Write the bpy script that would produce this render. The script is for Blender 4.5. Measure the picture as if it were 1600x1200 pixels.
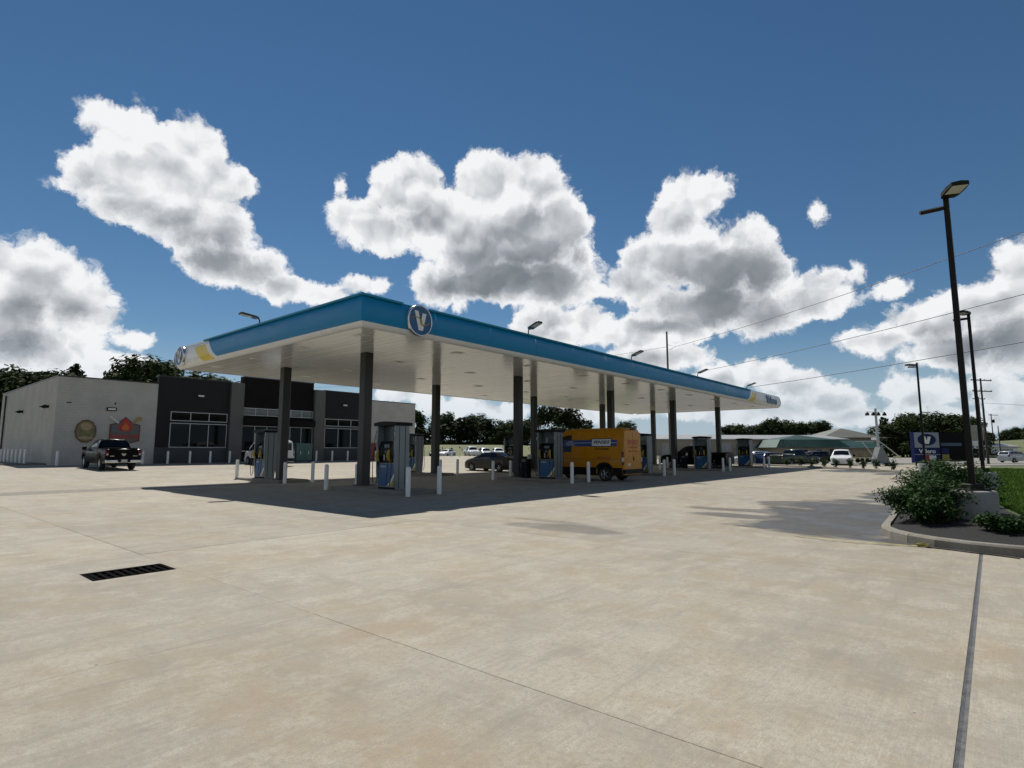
import bpy, bmesh, math, random
from mathutils import Vector, Matrix
R = math.radians
sc = bpy.context.scene
for o_ in list(bpy.data.objects): bpy.data.objects.remove(o_)

# ---------------------------------------------------------------- camera
cam = bpy.data.objects.new('camera', bpy.data.cameras.new('camera'))
sc.collection.objects.link(cam); sc.camera = cam
cam.location = (0, 0, 1.6)
cam.rotation_euler = (math.pi/2 + 0.1161, 0, 0)
cam.data.sensor_width = 36; cam.data.lens = 884.13/1600*36
cam.data.clip_start = 0.05; cam.data.clip_end = 6000

# ---------------------------------------------------------------- light
SUN_EL, SUN_AZ = R(54.4), R(-19.8)          # azimuth from +Y, clockwise
sun = bpy.data.objects.new('sun', bpy.data.lights.new('sun', 'SUN'))
sc.collection.objects.link(sun)
sun.data.energy = 5.0; sun.data.angle = R(0.53); sun.data.color = (1, .955, .88)
sd = Vector((math.sin(SUN_AZ)*math.cos(SUN_EL), math.cos(SUN_AZ)*math.cos(SUN_EL), math.sin(SUN_EL)))
sun.rotation_euler = (-sd).to_track_quat('-Z', 'Y').to_euler()
sun.location = sd*60
sc.view_settings.view_transform = 'Standard'; sc.view_settings.look = 'None'
sc.view_settings.gamma = 1; sc.view_settings.exposure = 0.13
sc.view_settings.use_curve_mapping = False
try:
    sc.cycles.use_denoising = True; sc.cycles.max_bounces = 7; sc.cycles.transparent_max_bounces = 12
    sc.cycles.sample_clamp_indirect = 6
    sc.cycles.use_adaptive_sampling = True; sc.cycles.adaptive_threshold = .015; sc.cycles.adaptive_min_samples = 16
except Exception: pass

# ---------------------------------------------------------------- sky: Nishita air with a field of fair weather cumulus
CLOUD_LOBES =  [(-0.7047, 0.2362, 0.0406, 0.0468),(-0.7349, 0.1965, 0.0447, 0.0667),(-0.6666, 0.1989, 0.0393, 0.0442),(-0.6432, 0.1796, 0.0281,
0.0289),(-0.7238, 0.1384, 0.0484, 0.0382),(-0.6797, 0.1348, 0.0416, 0.0352),(-0.6276, 0.1171, 0.0337, 0.0183),(-0.6295, 0.4604, 0.0393,
0.0365),(-0.6252, 0.4066, 0.0377, 0.0354),(-0.6501, 0.4691, 0.0214, 0.0223),(-0.5926, 0.4409, 0.0371, 0.0321),(-0.5392, 0.448, 0.0441,
0.0365),(-0.5577, 0.3965, 0.0599, 0.0443),(-0.6586, 0.3849, 0.0372, 0.0317),(-0.6898, 0.3578, 0.0155, 0.0099),(-0.6098, 0.3623, 0.0557,
0.0367),(-0.5091, 0.404, 0.0453, 0.0382),(-0.4701, 0.4097, 0.0189, 0.0185),(-0.5321, 0.3419, 0.0656, 0.0389),(-0.4774, 0.34, 0.0371, 0.0458),(-0.575,
0.3382, 0.0415, 0.0271),(-0.4885, 0.2917, 0.0592, 0.0329),(-0.4413, 0.2883, 0.0524, 0.0298),(-0.3914, 0.2688, 0.0576, 0.0245),(-0.3298, 0.2612,
0.0395, 0.0147),(-0.259, 0.2784, 0.0282, 0.0138),(-0.3102, 0.4344, 0.0065, 0.0126),(-0.3022, 0.3957, 0.0151, 0.013),(-0.2669, 0.3842, 0.046,
0.0365),(-0.1875, 0.4364, 0.0663, 0.048),(-0.1691, 0.3846, 0.0526, 0.0394),(-0.1859, 0.4663, 0.0368, 0.0235),(-0.2308, 0.3668, 0.0534, 0.031),(-0.129,
0.3991, 0.0695, 0.0465),(-0.0451, 0.4529, 0.0651, 0.0453),(-0.0417, 0.4829, 0.0333, 0.0197),(0.0356, 0.4581, 0.0569, 0.0341),(0.0616, 0.4425, 0.0378,
0.0405),(0.0963, 0.39, 0.049, 0.0605),(0.121, 0.3363, 0.0254, 0.0385),(0.0235, 0.3705, 0.1052, 0.0635),(-0.0702, 0.3538, 0.0815, 0.0532),(-0.0233,
0.2951, 0.1215, 0.0394),(0.072, 0.2944, 0.0877, 0.0459),(-0.1157, 0.2878, 0.0573, 0.0371),(0.3147, 0.4122, 0.0449, 0.0354),(0.3628, 0.4206, 0.0187,
0.0212),(0.297, 0.3741, 0.0602, 0.0425),(0.3329, 0.3367, 0.0502, 0.0387),(0.3899, 0.343, 0.0522, 0.0318),(0.4187, 0.3589, 0.0138, 0.0117),(0.2736,
0.3248, 0.0714, 0.0479),(0.3674, 0.2971, 0.0791, 0.051),(0.4187, 0.2811, 0.0486, 0.0583),(0.2118, 0.2835, 0.0511, 0.0301),(0.334, 0.2355, 0.1081,
0.0421),(0.4329, 0.2185, 0.0523, 0.0366),(0.503, 0.2289, 0.0498, 0.0235),(0.5144, 0.2568, 0.0229, 0.0135),(0.3209, 0.3018, 0.063, 0.0415),(0.2698,
0.2077, 0.0908, 0.0259),(0.1374, 0.2156, 0.0429, 0.0288),(0.2259, 0.1903, 0.0524, 0.0285),(0.512, 0.3644, 0.0054, 0.0093),(0.6024, 0.2362, 0.0189,
0.0074),(0.5615, 0.2614, 0.005, 0.0084),(0.7451, 0.2282, 0.0365, 0.0346),(0.7086, 0.1992, 0.0521, 0.0359),(0.6434, 0.1823, 0.0591, 0.0289),(0.5878,
0.1611, 0.0517, 0.0169),(0.6767, 0.1422, 0.0699, 0.0265),(0.7385, 0.1451, 0.0503, 0.0485),(0.069, 0.217, 0.0664, 0.0335),(0.1058, 0.2275, 0.0433,
0.0222),(0.0322, 0.204, 0.0345, 0.0157),(0.36, 0.1214, 0.0479, 0.0233),(0.4142, 0.1292, 0.0402, 0.0186),(0.4734, 0.1014, 0.0631, 0.0262),(0.5162,
0.0774, 0.0687, 0.0255),(0.4394, 0.0642, 0.0834, 0.0265),(0.5896, 0.091, 0.0252, 0.0226),(0.6172, 0.0745, 0.0423, 0.0239),(0.6621, 0.0872, 0.0297,
0.0125),(0.7026, 0.0758, 0.0278, 0.019),(0.7324, 0.0679, 0.0239, 0.0235),(0.225, 0.1551, 0.0717, 0.022),(0.2894, 0.159, 0.0526, 0.0195),(0.3186,
0.0996, 0.0615, 0.0258),(0.3772, 0.0607, 0.0879, 0.0252),(-0.5919, 0.1626, 0.0237, 0.0094),(-0.6011, 0.1221, 0.0467, 0.0149),(-0.6522, 0.0996, 0.0432,
0.0126),(-0.7001, 0.0872, 0.0533, 0.0173),(-0.0792, 0.0752, 0.045, 0.018),(-0.124, 0.0703, 0.0446, 0.0157),(-0.1798, 0.0942, 0.0549, 0.0156),(-0.0226,
0.0664, 0.0565, 0.0135),(0.1126, 0.0592, 0.0669, 0.0157),(0.2011, 0.0695, 0.0543, 0.0133),(0.2864, 0.068, 0.0521, 0.0152),(0.5566, 0.0506, 0.0571,
0.0191),(0.6337, 0.0435, 0.0514, 0.0163),(0.7033, 0.0412, 0.0461, 0.0137)]
CLOUD_BASES =  [(-0.7074, 0.1838, 0.0602, 0.0428, 0.7),(-0.7302, 0.1377, 0.051, 0.0421, 0.8),(-0.664, 0.1634, 0.0357, 0.0267, 0.5),(-0.5029, 0.3041,
0.1078, 0.0421, 0.75),(-0.5839, 0.3455, 0.0657, 0.0215, 0.6),(-0.4262, 0.2751, 0.0675, 0.0201, 0.6),(-0.5719, 0.4138, 0.0421, 0.0122, 0.35),(-0.6501,
0.3743, 0.0377, 0.0152, 0.45),(-0.4884, 0.3688, 0.0368, 0.0375, 0.35),(0.0117, 0.3115, 0.1731, 0.0717, 0.95),(-0.0811, 0.2778, 0.1034, 0.0373,
0.95),(0.122, 0.3255, 0.046, 0.0644, 0.8),(-0.1863, 0.3907, 0.0682, 0.0309, 0.5),(0.053, 0.3964, 0.0704, 0.0375, 0.55),(-0.0117, 0.3493, 0.0934,
0.0428, 0.6),(0.3762, 0.2652, 0.1253, 0.0801, 0.95),(0.2825, 0.2681, 0.0748, 0.0382, 0.6),(0.3165, 0.3229, 0.0633, 0.0412, 0.45),(0.3123, 0.2127,
0.1145, 0.0235, 0.75),(0.4981, 0.2216, 0.0536, 0.0157, 0.5),(0.3396, 0.3714, 0.0523, 0.03, 0.35),(0.7176, 0.1435, 0.0719, 0.0426, 1.0),(0.6493,
0.1607, 0.0657, 0.018, 0.7),(0.7081, 0.1924, 0.0401, 0.0205, 0.45),(0.4812, 0.0779, 0.098, 0.024, 0.5),(0.6126, 0.0627, 0.0683, 0.0166, 0.5),(0.2249,
0.1518, 0.0868, 0.0198, 0.5),(0.0917, 0.1999, 0.0683, 0.0179, 0.45),(0.7105, 0.0495, 0.0521, 0.0171, 0.5),(0.359, 0.0982, 0.0796, 0.0191, 0.4)]
world = bpy.data.worlds.new('World'); sc.world = world; world.use_nodes = True
SKY = 0.056
def make_sky():
    nt = world.node_tree; N = nt.nodes; L = nt.links; N.clear()
    def nd(t, **k):
        n = N.new(t)
        for a, b in k.items(): setattr(n, a, b)
        return n
    def put(sock, val):
        if isinstance(val, bpy.types.NodeSocket): L.new(val, sock)
        else: sock.default_value = val
    def M(op, a, b=None, c=None, clamp=False):
        n = nd('ShaderNodeMath', operation=op, use_clamp=clamp)
        put(n.inputs[0], a)
        if b is not None: put(n.inputs[1], b)
        if c is not None: put(n.inputs[2], c)
        return n.outputs[0]
    def V(op, a, b=None, c=None, out=0):
        n = nd('ShaderNodeVectorMath', operation=op)
        put(n.inputs[0], a)
        if b is not None: put(n.inputs[1], b)
        if c is not None: put(n.inputs[2], c)
        return n.outputs[out]
    def comb(x, y, z=0.0):
        n = nd('ShaderNodeCombineXYZ'); put(n.inputs[0], x); put(n.inputs[1], y); put(n.inputs[2], z); return n.outputs[0]
    def rng(v, a, b, c=0.0, d=1.0, smooth=True):
        n = nd('ShaderNodeMapRange', interpolation_type='SMOOTHSTEP' if smooth else 'LINEAR')
        put(n.inputs[0], v); n.inputs[1].default_value = a; n.inputs[2].default_value = b
        n.inputs[3].default_value = c; n.inputs[4].default_value = d; return n.outputs[0]
    def mixc(f, a, b):
        n = nd('ShaderNodeMix', data_type='RGBA'); put(n.inputs[0], f); put(n.inputs[6], a); put(n.inputs[7], b); return n.outputs[2]
    def noise(vec, scale, detail, rough=.5, color=False, dist=0.0):
        n = nd('ShaderNodeTexNoise', noise_dimensions='3D'); put(n.inputs['Vector'], vec)
        n.inputs['Scale'].default_value = scale; n.inputs['Detail'].default_value = detail
        n.inputs['Roughness'].default_value = rough; n.inputs['Distortion'].default_value = dist
        return n.outputs['Color' if color else 'Fac']
    def voro(vec, scale):
        n = nd('ShaderNodeTexVoronoi', voronoi_dimensions='2D', feature='F1'); put(n.inputs['Vector'], vec)
        n.inputs['Scale'].default_value = scale
        return n.outputs['Distance']
    tc = nd('ShaderNodeTexCoord').outputs['Generated']
    s = nd('ShaderNodeSeparateXYZ'); L.new(V('NORMALIZE', tc), s.inputs[0])
    az = M('ARCTAN2', s.outputs[0], s.outputs[1])
    azw = M('SUBTRACT', M('FLOORED_MODULO', M('ADD', az, math.pi/4), math.pi/2), math.pi/4)
    el = M('ARCSINE', s.outputs[2])
    p = comb(azw, el, 0.0)
    # big wobble then small frayed wobble of the outline
    w1 = V('SUBTRACT', noise(p, 13, 2, .5, True), (.5, .5, .5))
    w2 = V('SUBTRACT', noise(p, 75, 4, .6, True), (.5, .5, .5))
    q = V('MULTIPLY_ADD', w1, (.032, .026, 0), p)
    q = V('MULTIPLY_ADD', w2, (.018, .016, 0), q)
    q = V('MULTIPLY', q, (1, 1, 0))
    # cauliflower relief, sampled here and a step nearer the sun
    warp = V('MULTIPLY_ADD', w2, (.016, .016, 0), V('MULTIPLY_ADD', w1, (.040, .040, 0), p))
    def relief(pp, det):
        v1 = voro(pp, 16); v2 = voro(pp, 37)
        f = noise(pp, 27, det, .5)
        h1 = M('MULTIPLY_ADD', M('POWER', v1, 1.7), -.72, .72)
        h2 = M('MULTIPLY_ADD', M('POWER', v2, 1.7), -.26, .26)
        return M('ADD', M('ADD', h1, h2), M('MULTIPLY', f, .55))
    r1 = relief(V('ADD', warp, (-.006, .017, 0)), 1.5)
    rs = relief(warp, 1.5)
    r0 = M('MULTIPLY_ADD', M('SUBTRACT', noise(warp, 70, 6, .66), .5), .85, rs)
    big = noise(q, 11, 2, .5)
    qd = V('MULTIPLY_ADD', w1, (.05, .04, 0), p); qd = V('MULTIPLY', qd, (1, 1, 0))
    sky = nd('ShaderNodeTexSky', sky_type='NISHITA'); sky.sun_disc = False
    sky.sun_elevation = SUN_EL; sky.sun_rotation = SUN_AZ
    sky.altitude = 100; sky.air_density = 1.0; sky.dust_density = .0; sky.ozone_density = 4.0
    hs = nd('ShaderNodeHueSaturation'); hs.inputs['Saturation'].default_value = 1.14; hs.inputs['Value'].default_value = .97; hs.inputs['Hue'].default_value = .4955
    L.new(sky.outputs[0], hs.inputs['Color'])
    skyc = mixc(rng(el, .20, -.01, 0, .85), hs.outputs[0], tuple(x/SKY for x in (.36, .46, .56)) + (1,))
    haze = rng(el, .16, .0, 0, .5)                      # far low clouds sink into the pale air
    low = rng(el, -.01, .04)
    def background(col):
        bg = nd('ShaderNodeBackground'); L.new(col, bg.inputs[0]); bg.inputs[1].default_value = SKY; return bg.outputs[0]
    def sector(lo, hi):
        acc = dark = None
        for a0, e0, ra, re in CLOUD_LOBES:
            if a0+ra+.06 < lo or a0-ra-.06 > hi: continue
            if e0 < .125: ra, re = ra*.84, re*.9
            rr = math.sqrt(ra*re)
            l = V('LENGTH', V('MULTIPLY_ADD', q, (1/ra, 1/re, 0), (-a0/ra, -e0/re, 0)), out=1)
            d = M('MULTIPLY_ADD', l, rr, -rr)
            acc = d if acc is None else M('SMOOTH_MIN', acc, d, .013)
        for a0, e0, ra, re, k in CLOUD_BASES:
            if a0+ra*1.7+.05 < lo or a0-ra*1.7-.05 > hi: continue
            l = V('LENGTH', V('MULTIPLY_ADD', qd, (.6/ra, .6/re, 0), (-a0*.6/ra, -e0*.6/re, 0)), out=1)
            g = rng(l, 1.0, 0.0, 0.0, k)
            dark = g if dark is None else M('MAXIMUM', dark, g)
        dens = M('MULTIPLY_ADD', acc, -46.0, M('MULTIPLY_ADD', r0, 1.7, -1.30))
        alpha = M('MULTIPLY', rng(dens, -.12, .55), low)
        edge = rng(dens, .0, 2.2)                       # 0 at the rim, 1 well inside
        lit = M('MULTIPLY_ADD', M('MULTIPLY', M('SUBTRACT', rs, r1), M('MULTIPLY_ADD', dark, -.45, 1.0)), .85, .92)
        lit = M('ADD', lit, M('MULTIPLY', M('SUBTRACT', big, .5), .6))
        lit = M('SUBTRACT', lit, M('MULTIPLY', M('MULTIPLY', dark, edge), .92))
        lit = M('ADD', lit, M('MULTIPLY', M('SUBTRACT', 1.0, edge), .2))
        lit = rng(lit, .02, 1.06, 0, 1, False)
        ramp = nd('ShaderNodeValToRGB'); L.new(lit, ramp.inputs[0])
        e = ramp.color_ramp.elements; e[0].position = 0; e[0].color = (.185, .203, .228, 1); e[1].position = 1; e[1].color = (.82, .83, .845, 1)
        x = e.new(.35); x.color = (.30, .325, .355, 1); x = e.new(.68); x.color = (.53, .55, .575, 1)
        cloud = V('SCALE', ramp.outputs[0]); cloud.node.inputs[3].default_value = 1.0/SKY
        pale = V('SCALE', skyc); pale.node.inputs[3].default_value = 1.12
        return background(mixc(alpha, skyc, mixc(haze, cloud, pale)))
    def mixs(f, a_, b_):
        n = nd('ShaderNodeMixShader'); put(n.inputs[0], f); L.new(a_, n.inputs[1]); L.new(b_, n.inputs[2]); return n.outputs[0]
    cuts = [-.79, -.42, -.05, .32, .79]; S = [sector(cuts[k], cuts[k+1]) for k in range(4)]
    left = mixs(M('GREATER_THAN', azw, cuts[1]), S[0], S[1]); right = mixs(M('GREATER_THAN', azw, cuts[3]), S[2], S[3])
    belt = mixs(M('GREATER_THAN', azw, cuts[2]), left, right)
    inside = M('MULTIPLY', M('GREATER_THAN', el, -.012), M('LESS_THAN', el, .56))
    out = nd('ShaderNodeOutputWorld'); L.new(mixs(inside, background(skyc), belt), out.inputs[0])
make_sky()
world.cycles.sampling_method = 'NONE'


# ---------------------------------------------------------------- helpers
COL = sc.collection
TH = 0.7006
AX = Vector((math.sin(TH), math.cos(TH), 0)); AY = Vector((-math.cos(TH), math.sin(TH), 0)); O0 = Vector((-6.1576, 23.7256, 0))
ANG = math.atan2(AX.y, AX.x)                 # the station's own axes: s along the canopy, t across it towards the shop
HEAD_T = ANG + math.pi/2
def zg(t): return .0225*max(0.0, min(t - 8.5, 23.1))
def P(s, t, z=0.0): return O0 + AX*s + AY*t + Vector((0, 0, z))
def PG(s, t): return P(s, t, zg(t))

def nodes(m): return m.node_tree.nodes, m.node_tree.links
def pbsdf(m): return m.node_tree.nodes['Principled BSDF']
MATS = {}
def mat(name, col, rough=.5, metal=0.0, var=0.0, scale=6.0, bump=0.0, bscale=60.0, spec=.5, coat=0.0, emit=0.0, dirt=0.0):
    """principled material with noise driven tone, roughness and fine relief"""
    m = bpy.data.materials.new(name); m.use_nodes = True; MATS[name] = m
    N, L = nodes(m); b = pbsdf(m)
    b.inputs['Base Color'].default_value = (*col, 1); b.inputs['Roughness'].default_value = rough
    b.inputs['Metallic'].default_value = metal; b.inputs['Specular IOR Level'].default_value = spec
    b.inputs['Coat Weight'].default_value = coat; b.inputs['Coat Roughness'].default_value = .05
    if emit: b.inputs['Emission Color'].default_value = (*col, 1); b.inputs['Emission Strength'].default_value = emit
    g = N.new('ShaderNodeNewGeometry')
    if var:
        n = N.new('ShaderNodeTexNoise'); n.inputs['Scale'].default_value = scale; n.inputs['Detail'].default_value = 5
        n.inputs['Roughness'].default_value = .6; L.new(g.outputs['Position'], n.inputs['Vector'])
        r = N.new('ShaderNodeMapRange'); r.inputs[1].default_value = .3; r.inputs[2].default_value = .7
        r.inputs[3].default_value = 1 - var; r.inputs[4].default_value = 1 + var; L.new(n.outputs['Fac'], r.inputs[0])
        v = N.new('ShaderNodeVectorMath'); v.operation = 'SCALE'; v.inputs[0].default_value = col
        L.new(r.outputs[0], v.inputs['Scale']); L.new(v.outputs[0], b.inputs['Base Color'])
        q = N.new('ShaderNodeMapRange'); q.inputs[1].default_value = .3; q.inputs[2].default_value = .7
        q.inputs[3].default_value = max(.02, rough - .08); q.inputs[4].default_value = min(1, rough + .1)
        L.new(n.outputs['Fac'], q.inputs[0]); L.new(q.outputs[0], b.inputs['Roughness'])
    if bump:
        n2 = N.new('ShaderNodeTexNoise'); n2.inputs['Scale'].default_value = bscale; n2.inputs['Detail'].default_value = 4
        L.new(g.outputs['Position'], n2.inputs['Vector'])
        bp = N.new('ShaderNodeBump'); bp.inputs['Strength'].default_value = bump; bp.inputs['Distance'].default_value = .02
        L.new(n2.outputs['Fac'], bp.inputs['Height']); L.new(bp.outputs[0], b.inputs['Normal'])
    return m

class MB:
    """collects faces (with a material slot each) and links them as one mesh object"""
    def __init__(s): s.v = []; s.f = []; s.m = []; s.smooth = []
    def add(s, vs, fs, m=0, sm=False):
        k = len(s.v); s.v += [tuple(x) for x in vs]
        for f in fs: s.f.append([k+i for i in f]); s.m.append(m); s.smooth.append(sm)
        return s
    def box(s, x0, x1, y0, y1, z0, z1, m=0):
        return s.add([(x0,y0,z0),(x1,y0,z0),(x1,y1,z0),(x0,y1,z0),(x0,y0,z1),(x1,y0,z1),(x1,y1,z1),(x0,y1,z1)],
            [(3,2,1,0),(4,5,6,7),(0,1,5,4),(1,2,6,5),(2,3,7,6),(3,0,4,7)], m)
    def cbox(s, c, d, m=0):
        return s.box(c[0]-d[0]/2, c[0]+d[0]/2, c[1]-d[1]/2, c[1]+d[1]/2, c[2]-d[2]/2, c[2]+d[2]/2, m)
    def bbox(s, x0, x1, y0, y1, z0, z1, b=.02, m=0):
        """box with its upright and top edges chamfered"""
        ring = lambda i, z: [(x0+b+i,y0+i,z),(x1-b-i,y0+i,z),(x1-i,y0+b+i,z),(x1-i,y1-b-i,z),(x1-b-i,y1-i,z),(x0+b+i,y1-i,z),(x0+i,y1-b-i,z),(x0+i,y0+b+i,z)]
        vs = ring(0, z0) + ring(0, z1-b) + ring(b*.7, z1)
        fs = [tuple(range(7,-1,-1)), tuple(range(16,24))]
        for k in (0, 8):
            for i in range(8): fs.append((k+i, k+(i+1)%8, k+8+(i+1)%8, k+8+i))
        return s.add(vs, fs, m)
    def tube(s, pts, r, n=8, m=0, cap=True, sm=True):
        """round bar along a polyline; r may be one radius or one per point"""
        pts = [Vector(p) for p in pts]; rs = r if isinstance(r, (list, tuple)) else [r]*len(pts)
        vs = []; up = None
        for i, p in enumerate(pts):
            d = (pts[min(i+1, len(pts)-1)] - pts[max(i-1, 0)]).normalized()
            if up is None: up = Vector((0,0,1)) if abs(d.z) < .9 else Vector((1,0,0))
            a = d.cross(up).normalized(); bb = a.cross(d).normalized(); up = bb
            for k in range(n):
                t = 2*math.pi*k/n; vs.append(p + (a*math.cos(t) + bb*math.sin(t))*rs[i])
        fs = []
        for i in range(len(pts)-1):
            for k in range(n): fs.append((i*n+k, (i+1)*n+k, (i+1)*n+(k+1)%n, i*n+(k+1)%n))
        s.add(vs, fs, m, sm)
        if cap:
            q = len(pts)-1
            s.add(vs[:n], [tuple(range(n))], m); s.add(vs[q*n:], [tuple(range(n-1,-1,-1))], m)
        return s
    def lathe(s, prof, c=(0,0,0), n=16, m=0, sm=True):
        """profile of (radius, z) turned about a vertical axis"""
        vs = []
        for r, z in prof:
            for k in range(n): t = 2*math.pi*k/n; vs.append((c[0]+r*math.cos(t), c[1]+r*math.sin(t), c[2]+z))
        fs = []
        for i in range(len(prof)-1):
            for k in range(n): fs.append((i*n+k, i*n+(k+1)%n, (i+1)*n+(k+1)%n, (i+1)*n+k))
        s.add(vs, fs, m, sm)
        q = len(prof)-1
        return s.add(vs[q*n:], [tuple(range(n))], m)
    def prism(s, poly, h0, h1, axis='y', m=0):
        """closed outline in the plane across axis, pushed from h0 to h1"""
        def pt(a, b, h): return {'y': (a, h, b), 'x': (h, a, b), 'z': (a, b, h)}[axis]
        n = len(poly); vs = [pt(a, b, h0) for a, b in poly] + [pt(a, b, h1) for a, b in poly]
        area = sum(poly[i][0]*poly[(i+1)%n][1]-poly[(i+1)%n][0]*poly[i][1] for i in range(n))
        fs = [tuple(range(n)), tuple(range(2*n-1, n-1, -1))] + [(i, n+i, n+(i+1)%n, (i+1)%n) for i in range(n)]
        flip = (area > 0) != (axis == 'y')
        if flip: fs = [tuple(reversed(f)) for f in fs]
        if h1 < h0: fs = [tuple(reversed(f)) for f in fs]
        return s.add(vs, fs, m)
    def mesh(s, name, mats):
        me = bpy.data.meshes.new(name); me.from_pydata(s.v, [], s.f); 
        for x in (mats if isinstance(mats, (list, tuple)) else [mats]): me.materials.append(x)
        me.polygons.foreach_set('material_index', s.m); me.polygons.foreach_set('use_smooth', s.smooth); me.update()
        return me
    def build(s, name, mats, parent=None, **k): return obj(name, s.mesh(name, mats), parent, **k)
def obj(name, me, parent=None, loc=None, rz=None, kind=None):
    o = bpy.data.objects.new(name, me); COL.objects.link(o)
    if parent is not None: o.parent = parent
    if loc is not None: o.location = loc
    if rz is not None: o.rotation_euler = (0, 0, rz)
    if kind: o['kind'] = kind
    return o
def tag(o, label, cat, group=None):
    o['label'] = label; o['category'] = cat
    if group: o['group'] = group
    return o
def thing(name, label, cat, loc, rz=0.0, group=None):
    o = bpy.data.objects.new(name, None); COL.objects.link(o); o.empty_display_size = .3
    o.location = loc; o.rotation_euler = (0, 0, rz); return tag(o, label, cat, group)
def copy_tree(o, parent=None):
    c = o.copy(); COL.objects.link(c); c.parent = parent
    for ch in o.children: copy_tree(ch, c)
    return c
def dup(root, label, loc, rz):
    c = copy_tree(root); c.location = loc; c.rotation_euler = (0, 0, rz); c['label'] = label; return c
def text(name, body, m, parent, size, M4, depth=.004, align='CENTER', shear=0.0, sx=1.0, bold=0.0):
    """raised lettering; M4 places the text plane (x right, y up, z out)"""
    cu = bpy.data.curves.new(name, 'FONT'); cu.body = body; cu.size = size; cu.align_x = align; cu.align_y = 'CENTER'
    cu.extrude = depth; cu.shear = shear; cu.offset = bold; cu.resolution_u = 3
    t = bpy.data.objects.new(name, cu); COL.objects.link(t)
    me = bpy.data.meshes.new_from_object(t.evaluated_get(bpy.context.evaluated_depsgraph_get()))
    bpy.data.objects.remove(t); me.materials.clear(); me.materials.append(m)
    me.transform(Matrix.Diagonal((sx, 1, 1, 1))); me.transform(M4)
    return obj(name, me, parent)
def plane_at(origin, right, up):
    x = Vector(right).normalized(); y = Vector(up).normalized(); z = x.cross(y)
    m = Matrix((x, y, z)).transposed().to_4x4(); m.translation = Vector(origin); return m

# ---------------------------------------------------------------- materials
mat('steel', (.55,.56,.57), .35, .9, .1, 4)
mat('white_paint', (.74,.74,.71), .45, 0, .06, 5)
mat('dark_metal', (.022,.02,.018), .45, .2, .2, 8)
mat('black_plastic', (.008,.008,.009), .5, 0, .2, 9, spec=.2)
mat('rubber', (.018,.018,.018), .8, 0, .2, 20)
mat('galv', (.42,.44,.45), .42, .7, .15, 12)
mat('glass_dark', (.003,.0045,.005), .04, 0, 0, spec=.16)
mat('chrome', (.75,.76,.78), .12, 1)


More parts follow.
